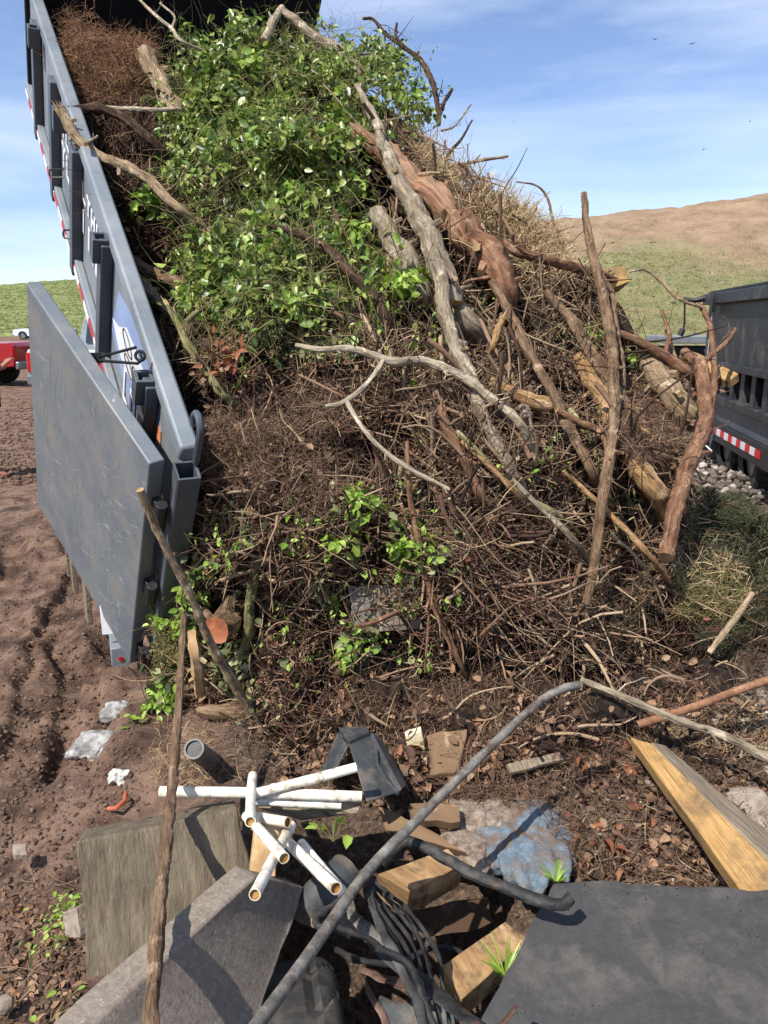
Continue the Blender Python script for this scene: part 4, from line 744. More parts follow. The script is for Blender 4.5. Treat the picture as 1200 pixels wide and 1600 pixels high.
BR = [
 ('branch', 'long bent tan branch lying over the trailer side with a splintered tip', [(93, 172, 8), (104, 190, 9), (125, 222, 10), (155, 243, 10), (195, 258, 10), (235, 283, 10), (275, 322, 9), (320, 356, 8)], 'b_tan', (.55, .15), dict(splinter=True, forks=[[(135, 225, 4), (145, 218, 3), (152, 212, 2)]])),
 ('branch', 'thick dark branch just behind the bent tan one', [(106, 172, 8), (150, 170, 9), (195, 186, 9), (240, 222, 9), (270, 260, 7)], 'b_dark', (.35, .05), {}),
 ('stick', 'short white peeled stick lying level near the root clump', [(160, 168, 4), (215, 171, 4.5), (285, 171, 4)], 'b_pale', (.25, .25), {'cat': 'stick'}),
 ('log', 'pale smooth log leaning behind the root clump', [(225, 85, 17), (250, 130, 17), (280, 180, 16)], 'b_tan', (.1, .02), {'cat': 'log'}),
 ('stick', 'white peeled stick leaning up against the black headboard', [(412, 66, 8), (427, 38, 8), (441, 12, 6)], 'b_pale', (.25, .25), {'cat': 'stick'}),
 ('log', 'pale straight pole running down from the white stick tip', [(441, 17, 7), (475, 42, 9), (505, 66, 11), (540, 90, 13), (570, 118, 13)], 'b_grey', (.25, .2), {'cat': 'log'}),
 ('branch', 'large grey forked branch slanting down the centre of the pile', [(556, 132, 5), (580, 175, 9), (602, 232, 12), (625, 285, 16), (652, 335, 19), (672, 382, 17), (686, 430, 14), (694, 480, 14), (708, 530, 14), (728, 575, 13), (748, 625, 13), (768, 680, 12), (800, 740, 12), (825, 790, 10)], 'b_grey', (.42, .12), dict(n=12, forks=[[(648, 330, 12), (672, 370, 20), (690, 420, 22), (708, 475, 21)]])),
 ('trunk', 'thick rotten reddish trunk lying slantwise behind the forked branch', [(545, 205, 14), (600, 240, 22), (655, 292, 27), (712, 345, 30), (760, 392, 30), (792, 440, 22), (798, 480, 12)], 'b_rot', (.16, .20), dict(n=16, rough=.26, cat='trunk')),
 ('plank', 'broken grey plank stub standing beside the forked branch', [(590, 330, 18), (620, 390, 22), (655, 450, 24), (668, 480, 20)], 'b_grey', (.10, .08), dict(cat='plank')),
 ('branch', 'thin dark arching branch against the sky at the top', [(566, 29, 2.5), (582, 30, 3), (602, 52, 4), (628, 72, 4), (655, 93, 4.5), (675, 125, 5), (683, 155, 5), (686, 195, 5)], 'b_dark', (.05, .0), dict(forks=[[(628, 72, 3), (618, 55, 3), (620, 37, 2)], [(686, 180, 4), (697, 155, 4), (706, 139, 3)]])),
 ('stick', 'short straight stick jutting right from the upper edge into the sky', [(700, 262, 3), (745, 252, 3.2), (793, 244, 2.6)], 'b_tan', (.05, .05), {'cat': 'stick'}),
 ('stick', 'tall upright rusty brown stick rising above the pile on the right', [(912, 303, 6), (916, 345, 7), (925, 395, 9), (938, 445, 10), (950, 500, 11), (958, 560, 11), (961, 620, 11), (956, 690, 11), (945, 760, 11), (935, 830, 10), (926, 900, 9), (914, 960, 8), (905, 1030, 7)], 'b_brown', (.45, .16), dict(cat='stick', n=12, wob=.25)),
 ('branch', 'reddish branch lying level behind the tall upright stick', [(775, 375, 7), (805, 392, 9), (850, 405, 9), (890, 415, 9), (935, 428, 8), (965, 440, 6)], 'b_red', (.2, .2), {}),
 ('branch', 'thin drooping branch just right of the tall upright stick', [(940, 430, 4), (958, 460, 5), (962, 510, 5), (972, 560, 5), (975, 620, 4), (990, 660, 4)], 'b_brown', (.25, .2), {}),
 ('branch', 'long brown branch crossing behind the tall stick down to the right', [(852, 455, 7), (885, 490, 10), (912, 530, 12), (935, 570, 13), (968, 620, 13), (1000, 660, 12), (1020, 705, 12), (1036, 755, 11)], 'b_brown', (.22, .15), dict(n=12)),
 ('log', 'bright orange log slanting into the forked trunk base', [(900, 560, 14), (935, 610, 16), (965, 665, 18), (990, 715, 18), (1020, 765, 19), (1048, 812, 18)], 'b_orange', (.14, .2), dict(cat='log', n=14)),
 ('trunk', 'forked reddish trunk standing upright at the right edge', [(1040, 870, 16), (1052, 810, 15), (1066, 750, 15), (1085, 700, 16), (1102, 655, 14), (1103, 610, 14), (1092, 570, 12), (1070, 552, 10)], 'b_red', (.28, .28), dict(cat='trunk', n=14, forks=[[(1098, 690, 8), (1112, 640, 7), (1116, 580, 6), (1112, 520, 5), (1098, 482, 5), (1088, 474, 3)], [(1088, 575, 5), (1115, 553, 5), (1135, 535, 4.5), (1150, 514, 4)]])),
 ('branch', 'thin crooked twig arching over the grassy hill', [(982, 425, 1.8), (1010, 422, 2.4), (1035, 442, 3), (1062, 468, 3.2), (1096, 480, 3)], 'b_tan', (.3, .3), {}),
 ('branch', 'thick red root running level into the forked trunk', [(965, 520, 7), (1000, 535, 9), (1035, 555, 10), (1072, 580, 11), (1094, 600, 10)], 'b_red', (.2, .24), dict(n=12, forks=[[(1040, 555, 4), (1045, 520, 4), (1034, 485, 2.5)]])),
 ('branch', 'pale curved branch arching across the centre of the pile', [(462, 539, 5), (500, 546, 6), (545, 545, 7), (585, 556, 8), (620, 565, 8), (655, 562, 8), (700, 578, 9), (745, 603, 9), (785, 635, 9), (815, 665, 8), (836, 712, 6)], 'b_pale', (.26, .26), dict(n=12, forks=[[(600, 560, 6), (585, 585, 5), (560, 612, 5), (535, 630, 5), (508, 636, 4)], [(540, 626, 5), (555, 650, 4.5), (578, 682, 4.5), (610, 712, 5), (650, 738, 5), (702, 766, 3.5)]])),
 ('branch', 'reddish branch with peeled end in the lower centre', [(688, 636, 9), (698, 668, 9), (716, 700, 9), (735, 740, 9), (750, 775, 9), (766, 812, 7)], 'b_red', (.2, .2), {}),
 ('branch', 'olive branch fanning right below the pale curved one', [(715, 675, 5), (745, 705, 6), (785, 745, 6), (825, 780, 6), (870, 805, 5), (905, 835, 4)], 'b_green', (.2, .16), {}),
 ('branch', 'orange tan thin branch fanning beside the olive one', [(720, 690, 4), (760, 725, 5), (800, 765, 5), (838, 815, 4)], 'b_orange', (.24, .2), {}),
 ('branch', 'dark brown branch running parallel left of the tall stick', [(770, 440, 7), (795, 490, 9), (818, 535, 9), (845, 580, 9), (872, 630, 10), (898, 685, 10), (925, 735, 9), (940, 775, 7)], 'b_brown', (.2, .16), dict(n=12)),
 ('branch', 'dark knobbly branch coming out below the green vine leaves', [(420, 352, 5), (465, 366, 7), (510, 390, 9), (545, 425, 9), (580, 458, 9), (602, 492, 9), (608, 545, 7)], 'b_dark', (.3, .1), {}),
 ('branch', 'pale green broken stick leaning at the left of the pile', [(262, 477, 4), (277, 505, 7), (297, 545, 8), (322, 582, 8), (348, 615, 8), (380, 645, 7)], 'b_green', (.35, .12), dict(splinter=True, forks=[[(290, 503, 5), (315, 485, 5), (345, 474, 4)]])),
 ('branch', 'red brown root end pointing left above the root hair', [(330, 692, 6), (355, 676, 7), (385, 662, 7), (410, 655, 5)], 'b_red', (.18, .15), {}),
 ('pole', 'weathered hollow pole leaning in front of the trailer door', [(219, 766, 8, 2.3), (250, 838, 8, 2.36), (292, 920, 8.5, 2.42), (330, 1005, 9, 2.5), (372, 1080, 9, 2.58), (410, 1140, 8, 2.64), (440, 1175, 6, 2.7)], 'b_tan', 0, dict(cat='pole', wob=.12)),
 ('pole', 'long upright brown pole standing in front of the weathered timber block', [(288, 962, 6, 2.35), (283, 1040, 7, 2.2), (279, 1110, 8, 2.1), (273, 1180, 9, 1.98), (264, 1280, 11, 1.72), (256, 1360, 12, 1.52), (248, 1440, 13, 1.36), (240, 1520, 14, 1.24), (232, 1620, 15, 1.12)], 'b_brown', 0, dict(cat='pole', wob=.12)),
 ('log', 'short thick log stub with broken top beside the door edge', [(264, 790, 17), (280, 830, 18), (300, 880, 16)], 'b_log', (.25, .1), dict(cat='log', splinter=True, n=14)),
 ('log', 'upright mossy post stub half buried at lower left', [(398, 872, 10), (394, 930, 10), (388, 985, 10), (380, 1030, 8)], 'b_green', (.12, .12), dict(cat='log')),
 ('log', 'split yellow firewood piece standing at lower left', [(302, 985, 10), (306, 1030, 12), (312, 1085, 10)], 'splinter', (.22, .22), dict(cat='log', n=5)),
 ('log', 'brown sawn log piece lying beneath the leaning pole', [(310, 1112, 10), (345, 1115, 16), (392, 1120, 16)], 'b_log', (.12, .1), dict(cat='log', n=14)),
 ('log', 'log with bright orange cut face half hidden by the leaning pole', [(338, 985, 26, 2.66), (362, 965, 27, 2.85), (395, 940, 26, 3.1)], 'b_log', 0, dict(cat='log', n=18, mcut='cut_orange')),
 ('root', 'long reddish root hanging down the lower centre', [(636, 690, 4), (640, 760, 5), (648, 820, 6), (662, 875, 6), (672, 930, 8), (695, 985, 7), (720, 1040, 5), (735, 1075, 3)], 'b_red', (.2, .2), dict(cat='root', forks=[[(672, 930, 3), (668, 990, 2.5), (664, 1050, 2)], [(680, 950, 3), (700, 1000, 2), (705, 1040, 1.5)]])),
 ('root', 'short smooth red root crossing below the buried concrete edge', [(556, 979, 3), (580, 974, 5), (610, 962, 5), (645, 948, 4.5)], 'b_red', (.24, .24), dict(cat='root')),
 ('log', 'pale sawn log stub in the middle right of the pile', [(765, 595, 13), (800, 615, 14), (840, 628, 15), (862, 632, 14)], 'b_orange', (.12, .12), dict(cat='log', n=14, mcut='cut')),
 ('branch', 'grey leaning post below the sawn log stub', [(820, 640, 13), (826, 680, 13), (832, 722, 11)], 'b_grey', (.12, .12), dict(n=12)),
 ('branch', 'orange splintered stick right of the grey forked branch', [(785, 498, 7), (775, 530, 7), (762, 560, 3)], 'b_orange', (.25, .25), dict(splinter=True)),
 ('log', 'thick brown log lying at the right shoulder of the pile', [(1010, 560, 22), (1040, 600, 24), (1072, 640, 22), (1088, 668, 16)], 'b_tan', (.05, .08), dict(cat='log', n=14, mcut='cut')),
 ('branch', 'grey stick leaning from the olive branches to the lower right', [(800, 750, 5), (850, 800, 6), (900, 850, 6), (925, 890, 4)], 'b_grey', (.2, .15), {}),
 ('root', 'orange brown bristly root running down to the yellow grass', [(880, 735, 4), (940, 790, 5), (985, 835, 6), (1020, 875, 6), (1050, 915, 5)], 'b_orange', (.2, .2), dict(cat='root')),
 ('branch', 'thick olive limb passing under the grey forked branch', [(740, 610, 11), (765, 670, 12), (790, 725, 12), (815, 770, 11), (850, 815, 8)], 'b_green', (.06, .08), dict(n=12)),
 ('stick', 'short pale broken stick standing up at the far right edge', [(1175, 928, 6), (1160, 955, 6), (1135, 985, 6), (1108, 1022, 5)], 'b_tan', (.25, .2), dict(cat='stick')),
 ('branch', 'grey weathered branch crossing under the rusty pipe', [(908, 1062, 5, 2.50), (950, 1078, 7, 2.44), (1010, 1105, 8, 2.36), (1070, 1130, 8, 2.30), (1130, 1150, 9, 2.26), (1210, 1190, 9, 2.18)], 'b_grey', 0, dict(wob=.2)),
 ('root', 'dark root curving down to the bend of the grey pipe', [(780, 1000, 5), (815, 1040, 6), (850, 1070, 6), (900, 1120, 7), (925, 1150, 5)], 'b_red', (.12, .02), dict(cat='root')),
 ('branch', 'thin bare twig standing against the sky above the straw', [(806, 284, 1.5), (838, 290, 2), (856, 312, 2.5), (866, 350, 3), (880, 380, 3)], 'b_brown', (0, 0), {}),
 ('branch', 'dark leafless twig hooked up from the upper right edge', [(690, 262, 2.5), (705, 235, 3), (722, 215, 2.5), (738, 188, 1.5)], 'b_dark', (0, 0), {}),
 ('branch', 'bare grey twig pointing up right beside the hooked dark twig', [(690, 205, 2.5), (712, 195, 2), (736, 163, 1.5)], 'b_grey', (0, 0), {}),
 ('branch', 'pale thin sapling stem hanging down before the black headboard', [(214, -4, 2.5), (245, 25, 3), (268, 45, 3.5), (280, 62, 3.5), (315, 78, 2.5)], 'b_pale', (.3, .3), dict(forks=[[(268, 45, 3), (272, 25, 2), (250, 5, 2)]])),
 ('branch', 'brown limb lying inside the bed near the trailer side', [(200, 400, 9), (245, 430, 12), (290, 450, 12), (330, 470, 8)], 'b_brown', (.0, .02), {}),
 ('branch', 'grey rotten limb in the dark gap beside the trailer side', [(215, 430, 9), (250, 470, 11), (285, 510, 11), (300, 540, 8)], 'b_grey', (-.05, .0), {}),
 ('branch', 'slim tan branch poking up at the right between red root and hill', [(1060, 575, 4), (1045, 530, 4), (1037, 490, 2)], 'b_tan', (.1, .1), {}),
 ('log', 'grey stump end wedged under the forked branch', [(700, 470, 18), (730, 500, 20), (752, 530, 18)], 'b_grey', (.05, .05), dict(cat='log', n=14)),
 ('stick', 'red brown bent stick left of the tall upright stick', [(870, 640, 6), (905, 660, 7), (935, 675, 7), (948, 700, 6), (940, 730, 5)], 'b_red', (.22, .2), dict(cat='stick')),
 ('stick', 'grey straight stick crossing the lower right thicket', [(890, 640, 5), (930, 700, 7), (948, 770, 6), (960, 800, 4)], 'b_green', (.06, .06), dict(cat='stick')),
]
for nm, lb, nd, mt, of, kw in BR:
    kw = dict(kw); 
    if 'mcut' in kw: kw['mcut'] = M[kw['mcut']]
    branch(nm, lb, nd, M[mt], of, **kw)

# ------------------------------------------------------------ slabs and boards by corners
def slab(name, label, cat, c4, th, m, bev=.004, sub=10, rough=.004, edge=.0, seed=1, parent=None, down=None, mats=None):
    """c4: four world corners of the top face in order; thickness goes away from the camera side"""
    c4 = [np.array(c, float) for c in c4]; nrm = np.cross(c4[1]-c4[0], c4[3]-c4[0]); nrm /= np.linalg.norm(nrm)
    mid = sum(c4)/4
    if np.dot(nrm, np.array([0, 0, HC])-mid) < 0: nrm = -nrm
    bm = bmesh.new(); n = sub
    g = np.zeros((n+1, n+1, 3))
    for i in range(n+1):
        for j in range(n+1): s, t = i/n, j/n; g[i, j] = (c4[0]*(1-s)+c4[1]*s)*(1-t)+(c4[3]*(1-s)+c4[2]*s)*t
    e = fbm(g*11, seed, 3)[..., None]; top = g+nrm*e*rough
    if edge:
        jit = np.stack([fbm(g*8+7*k, seed+k+3, 3) for k in range(3)], -1); msk = np.zeros((n+1, n+1, 1)); msk[0] = msk[-1] = 1; msk[:, 0] = msk[:, -1] = 1; top = top+jit*msk*edge
    bot = top-nrm*th
    vt = [[bm.verts.new(top[i, j]) for j in range(n+1)] for i in range(n+1)]; vb = [[bm.verts.new(bot[i, j]) for j in range(n+1)] for i in range(n+1)]
    for i in range(n):
        for j in range(n):
            bm.faces.new((vt[i][j], vt[i+1][j], vt[i+1][j+1], vt[i][j+1])); bm.faces.new((vb[i][j], vb[i][j+1], vb[i+1][j+1], vb[i+1][j]))
    for k in range(n):
        for a, b in (((k, 0), (k+1, 0)), ((k+1, n), (k, n)), ((0, k+1), (0, k)), ((n, k), (n, k+1))):
            f = bm.faces.new((vt[a[0]][a[1]], vb[a[0]][a[1]], vb[b[0]][b[1]], vt[b[0]][b[1]])); f.material_index = 1 if mats else 0
    bmesh.ops.recalc_face_normals(bm, faces=bm.faces); me = bpy.data.meshes.new(name); bm.to_mesh(me); bm.free()
    for mm in (mats or [m]): me.materials.append(mm)
    # local axes follow the slab so that grain runs along it
    ax = c4[3]-c4[0]; ax = ax/np.linalg.norm(ax); az = nrm; ay = np.cross(az, ax); Rm = Matrix([list(x)+[c] for x, c in zip(np.array([ay, ax, az]).T, mid)]+[[0, 0, 0, 1]])
    me.transform(Rm.inverted()); o = bpy.data.objects.new(name, me); C.objects.link(o); o.matrix_world = Rm
    me.polygons.foreach_set('use_smooth', np.ones(len(me.polygons), bool)); me.set_sharp_from_angle(angle=math.radians(45))
    if bev: bv = o.modifiers.new('b', 'BEVEL'); bv.width = bev; bv.segments = 2; bv.limit_method = 'ANGLE'; bv.angle_limit = math.radians(45)
    if label: tag(o, label, cat)
    return o
# yellow timber
slab('timber_beam', 'yellow sawn timber beam lying at the lower right, one side grey', 'beam', [G(984, 1152, .25), G(1018, 1162, .26), G(1300, 1440, .24), G(1202, 1450, .21)], .055, M['timber_y'], .003, 14, .002, .003, 3)
# grey side of the timber as its upper face
sd_ = slab('grey_side', None, None, [G(1017, 1160, .262), G(1040, 1164, .235), G(1326, 1408, .20), G(1298, 1438, .245)], .03, M['timber_g'], .003, 10, .002, .002, 4)
beam = bpy.data.objects['timber_beam']; mw_ = sd_.matrix_world.copy(); bpy.context.view_layer.update(); sd_.parent = beam; sd_.matrix_parent_inverse = beam.matrix_world.inverted()
# black board
slab('board', 'large black weathered board covering the lower right corner', 'board', [G(872, 1374, .24), G(1290, 1398, .26), G(1330, 1800, .22), G(680, 1720, .14)], .03, M['board'], .004, 40, .007, .014, 5)
# weathered timber block
slab('timber_block', 'weathered grey timber block with cracked grain at lower left', 'timber', [P(120, 1316, 1.74), P(372, 1262, 1.86), P(425, 1500, 1.66), P(142, 1542, 1.60)], .18, M['timber_w'], .006, 30, .004, .006, 6)
# concrete slab, tilted so its dark face imitates a diagonal shadow edge
slab('concrete_slab', 'brown concrete slab by the timber block at the bottom edge, tilted to imitate a shadow', 'slab', [G(402, 1368, .30), G(476, 1385, .12), G(345, 1760, .05), G(20, 1720, .33)], .07, M['concrete'], .005, 24, .0015, .004, 8)
# wood blocks in the hollow
slab('wood_block', 'sunlit orange wood block just below the grey pipe', 'wood block', [G(590, 1366, .12), G(700, 1326, .12), G(726, 1350, .10), G(640, 1394, .10)], .10, M['cut'], .003, 8, .003, .004, 11)
slab('wood_block', 'brown square wood block under the black strap end', 'wood block', [G(690, 1510, .05), G(790, 1440, .07), G(830, 1470, .05), G(720, 1560, .03)], .10, M['cut'], .003, 8, .003, .004, 12)
slab('wood_block', 'small pale wood offcut beside the hanging plastic pipe ends', 'wood block', [G(520, 1352, .1), G(545, 1342, .1), G(552, 1364, .1), G(525, 1368, .1)], .05, M['cut'], .002, 4, .002, .002, 13)
slab('plank', 'brown splintered plank lying behind the grey plastic housing', 'plank', [G(590, 1262, .10), G(660, 1290, .12), G(730, 1330, .10), G(600, 1300, .08)], .03, M['b_log'], .002, 8, .003, .006, 14)
slab('wood_piece', 'upright split yellow wood piece under the plastic pipes', 'wood piece', [G(398, 1290, .30), G(440, 1280, .30), G(432, 1370, .22), G(392, 1368, .22)], .04, M['splinter'], .003, 8, .004, .006, 15)
slab('stone_slab', 'broken grey paving stone right of the timber beam', 'stone', [G(1110, 1245, .06), G(1150, 1210, .08), G(1230, 1290, .06), G(1185, 1320, .05)], .06, M['stone'], .006, 12, .008, .012, 16)
slab('stone_slab', 'grey rubble stone between the rusty pipe and the timber beam', 'stone', [G(1075, 1195, .06), G(1120, 1178, .07), G(1150, 1215, .06), G(1100, 1235, .05)], .06, M['stone'], .006, 12, .010, .014, 17)
slab('stone_piece', 'pale flat stone piece standing in dead leaves beside the housing', 'stone', [G(632, 1150, .20), G(658, 1142, .22), G(664, 1176, .14), G(636, 1172, .14)], .03, M['foam'], .003, 6, .004, .006, 18)
slab('bark_piece', 'curled brown bark slab lying above the grey pipe', 'bark', [G(665, 1150, .18), G(730, 1140, .2), G(720, 1200, .14), G(672, 1205, .14)], .02, M['b_log'], .003, 10, .012, .012, 19)
slab('concrete_edge', 'grey concrete lump half buried in the lower middle of the pile', 'concrete', [P(538, 912, 2.78), P(655, 925, 2.78), P(660, 985, 2.74), P(548, 985, 2.72)], .12, M['concrete'], .012, 16, .012, .014, 20)
slab('foam_board', 'cream broken foam board at the right under the rusty pipe', 'foam board', [G(1095, 1100, .12), G(1165, 1092, .12), G(1170, 1118, .1), G(1105, 1125, .1)], .03, M['foam'], .003, 10, .004, .01, 21)
slab('foam_board', 'white and cream foam scrap cut by the right frame edge', 'foam board', [G(1145, 1112, .1), G(1215, 1118, .12), G(1220, 1150, .08), G(1150, 1132, .08)], .03, M['foam'], .003, 10, .004, .01, 22)
slab('board', 'yellow plank end sticking out right behind the forked trunk', 'plank', [P(1062, 556, 4.6), P(1082, 548, 4.6), P(1152, 582, 4.2), P(1136, 596, 4.2)], .05, M['timber_y'], .003, 6, .003, .005, 23)
slab('wood_block', 'bright yellow timber end poking out at the top right of the pile', 'wood block', [P(936, 420, 4.35), P(978, 416, 4.4), P(986, 440, 4.35), P(940, 452, 4.3)], .12, M['timber_y'], .003, 8, .003, .008, 24)
slab('stone_piece', 'grey slate piece propped against the left of the timber block', 'stone', [G(98, 1425, .10), G(120, 1420, .12), G(124, 1470, .08), G(102, 1465, .04)], .03, M['stone'], .003, 6, .004, .006, 25)
slab('stone_piece', 'dark flat stone in the left edge soil', 'stone', [G(20, 1318, .05), G(42, 1316, .05), G(44, 1332, .05), G(22, 1334, .05)], .02, M['stone'], .003, 5, .002, .004, 26)
slab('timber_plank', 'grey board edge lying level under the white plastic pipes', 'plank', [G(405, 1262, .2), G(570, 1240, .22), G(560, 1272, .18), G(470, 1282, .16)], .03, M['timber_g'], .003, 8, .002, .004, 27)
slab('timber_chunk', 'big pale sawn timber end under the red root at the right shoulder', 'wood block', [P(1020, 566, 3.95), P(1060, 584, 3.98), P(1068, 612, 3.92), P(1024, 598, 3.88)], .15, M['cut'], .006, 10, .006, .012, 28)

slab('wood_piece', 'dark broken board lying across the hollow behind the hanging strap', 'wood piece', [G(640, 1420, -.1), G(760, 1400, -.06), G(770, 1440, -.1), G(650, 1465, -.16)], .04, M['b_dark'], .003, 10, .006, .012, 51)
slab('wood_piece', 'grey split board end under the concrete slab tip', 'wood piece', [G(470, 1400, -.05), G(560, 1440, -.1), G(545, 1470, -.14), G(460, 1430, -.1)], .04, M['timber_g'], .003, 10, .006, .012, 52)
slab('sheet_scrap', 'crumpled dark scrap sheet beside the brown wood block', 'sheet scrap', [G(590, 1560, -.1), G(700, 1575, -.06), G(720, 1640, -.1), G(600, 1650, -.14)], .01, M['bin'], .002, 16, .02, .02, 53)
slab('wood_piece', 'brown bark chunk on the litter left of the blue cloth', 'wood piece', [G(640, 1262, .14), G(712, 1250, .14), G(720, 1280, .12), G(650, 1290, .12)], .03, M['b_log'], .003, 10, .008, .012, 54)
slab('wood_piece', 'thin grey splinter board on the slope beneath the bent pipe', 'wood piece', [G(790, 1195, .16), G(880, 1175, .18), G(884, 1186, .17), G(796, 1208, .15)], .012, M['timber_g'], .002, 8, .004, .006, 55)
# ------------------------------------------------------------ pipes
def pipe(name, label, ends, r, m, bore=None, cat='pipe', wall=.15, n=20, sm=6, collar=None, group=None):
    """ends: world points; tube with real wall thickness, open at both ends"""
    c = catm(ends, sm) if len(ends) > 2 else np.array(ends, float)
    if len(ends) == 2: c = np.linspace(c[0], c[1], 6)
    mb = MB(); mb.tube(list(c), r, n, cap=False); k = len(c)*n; inn = r*(1-wall); mb.tube(list(c), inn, n, cap=False, m=1)
    F2 = []
    for base in (0, (len(c)-1)*n):
        for j in range(n): F2.append((base+j, base+(j+1) % n, k+base+(j+1) % n, k+base+j))
    for f in F2: mb.F.append(f); mb.M.append(0)
    # disc in the bore colour inside each end
    for e, d in ((0, 1), (-1, -1)):
        i = 1 if e == 0 else len(c)-2; p = c[e]*.75+c[i]*.25 if np.linalg.norm(c[i]-c[e]) > .02 else c[i]
        mb.tube([p, p+(c[i]-c[e])/np.linalg.norm(c[i]-c[e])*.004], inn*.99, n, m=1)
    if collar: 
        for (i0, f) in collar: mb.tube([c[i0], c[i0]+(c[i0+1]-c[i0])*f], r*1.14, n)
    o = mb.build(name, [m, bore or m]); return tag(o, label, cat, group)
def GP(px, py, z): return G(px, py, z)
pv = 'white plastic pipes heaped at lower left'
PV = [
 ('long white plastic pipe lying level across the brown pole', [(250, 1237, .30), (400, 1239, .30), (566, 1245, .30)], 8.0),
 ('white plastic pipe slanting up right, ending near the grey housing', [(400, 1240, .31), (455, 1226, .33), (557, 1199, .36)], 7.5),
 ('speckled plastic pipe lying level just under the longest one', [(395, 1250, .27), (460, 1254, .27), (534, 1257, .27)], 7.5),
 ('short upright plastic pipe with its open end facing down left', [(395, 1212, .30), (392, 1245, .33), (391, 1284, .37)], 7.5),
 ('short level plastic pipe ending in a yellow open end at centre', [(395, 1275, .30), (420, 1280, .32), (450, 1285, .34)], 7.5),
 ('slanting plastic pipe crossing down right below the upright one', [(385, 1275, .34), (415, 1308, .36), (444, 1341, .38)], 8.0),
 ('plastic pipe pointing steeply down left over the concrete slab', [(455, 1290, .28), (428, 1340, .34), (398, 1398, .40)], 8.0),
 ('plastic pipe slanting down right toward the bent grey pipe', [(445, 1312, .24), (482, 1347, .28), (525, 1388, .33)], 8.5),
 ('plastic pipe lying parallel right behind the slanting one', [(470, 1318, .2), (505, 1360, .2), (540, 1400, .2)], 8.0)]
for lb, pts, rp in PV:
    w = [G(*p) for p in pts]; r = rp*np.linalg.norm(w[1]-np.array([0, 0, HC]))/1240
    pipe('plastic_pipe', lb, w, r, M['pvc'], M['pvc_in'], wall=.16, group=pv, collar=[(3, .8)] if 'housing' in lb else ([(1, .7)] if 'steeply' in lb else None))
w = [G(905, 1070, .55), G(880, 1076, .55), G(845, 1095, .52), G(800, 1135, .48), G(745, 1188, .44), G(685, 1247, .40), G(640, 1293, .38), G(598, 1335, .37), G(560, 1380, .37), G(520, 1437, .38), G(480, 1495, .40), G(440, 1550, .42), G(395, 1610, .44), G(350, 1670, .46)]
pipe('steel_pipe', 'long bent grey steel pipe curving across the foreground', w, .0125, M['steelpipe'], n=20, wall=.2)
pipe('rusty_pipe', 'straight rusty brown pipe entering from the right edge', [G(995, 1133, .30), G(1080, 1106, .34), G(1150, 1080, .38), G(1230, 1052, .42)], .0135, M['rust_pipe'], M['black'])
pipe('drain_pipe', 'stub of wide grey plastic pipe with dark open end', [P(303, 1170, 2.24), P(322, 1184, 2.38), P(342, 1196, 2.52)], .033, M['greypipe'], M['black'], wall=.2, n=28)
pipe('drain_pipe', 'wide flat grey pipe half hidden below the slanting plastic pipes', [G(480, 1420, .06), G(505, 1395, .09), G(540, 1360, .1)], .05, M['bin'], M['black'], wall=.1, n=28)

# black bent tubes and straps in the hollow
def strap(name, label, pts, r, m=M['strap'], flat=1.0, cat='metal strap', n=10):
    mb = MB(); c = catm([np.r_[G(*p[:3])] for p in pts], 8); rr = np.interp(np.linspace(0, 1, len(c)), np.linspace(0, 1, len(pts)), [p[3] if len(p) > 3 else r for p in pts])
    mb.tube(list(c), list(rr), 14 if flat < 1 else n, flat=flat)
    V_ = np.array(mb.V); V_ += np.stack([fbm(V_*22+5*k_, k_+3, 3) for k_ in range(3)], -1)*.0035; mb.V = [tuple(v) for v in V_]
    return tag(mb.build(name, m), label, cat)
strap('bent_tube', 'black bent tube arching right from the grey pipe to the board', [(600, 1345, .25), (622, 1322, .3), (645, 1316, .31), (690, 1338, .31), (745, 1368, .31), (800, 1392, .31), (850, 1410, .31), (878, 1412, .31), (892, 1400, .32)], .0145, cat='tube')
strap('bent_tube', 'thin black tube looping left around the grey pipe', [(570, 1365, .33), (540, 1400, .36), (505, 1425, .37), (493, 1436, .38), (500, 1446, .38), (540, 1455, .36), (590, 1475, .32), (640, 1510, .28), (660, 1560, .24), (690, 1620, .2)], .0075, cat='tube')
strap('metal_strap', 'dark flat strap hanging from the grey pipe into the hollow', [(582, 1370, .34), (577, 1400, .33), (590, 1440, .30), (612, 1480, .28), (635, 1530, .25), (655, 1570, .24), (668, 1640, .2)], .010, flat=.22)
strap('metal_strap', 'wide folded dark strap at the bottom between tyre and board', [(555, 1440, .22, .012), (590, 1480, .22, .022), (640, 1520, .2, .024), (690, 1560, .2, .022), (730, 1590, .2, .018), (790, 1625, .2, .014)], .02, flat=.22)
strap('metal_strap', 'curved black ribbed strap behind the hanging one', [(575, 1372, .3, .008), (600, 1400, .24, .016), (635, 1430, .2, .02), (655, 1470, .18, .02), (672, 1520, .16, .016), (690, 1560, .12, .012)], .018, flat=.22)
strap('metal_strap', 'upright rusty pointed strap beside the tyre', [(566, 1528, .18, .004), (580, 1555, .16, .010), (600, 1590, .14, .012), (615, 1640, .1, .012)], .01, M['rust'], flat=.22)
strap('metal_strap', 'rusty pitted metal piece lying behind the pointed strap', [(562, 1515, .1, .016), (600, 1528, .1, .018), (640, 1540, .1, .016)], .015, M['rust'], flat=.22)
strap('metal_strap', 'twisted dark strap lying on the lower left edge of the black board', [(742, 1600, .26, .012), (765, 1612, .27, .014), (790, 1592, .28, .012), (806, 1570, .29, .010)], .012, M['rust'], flat=.22)
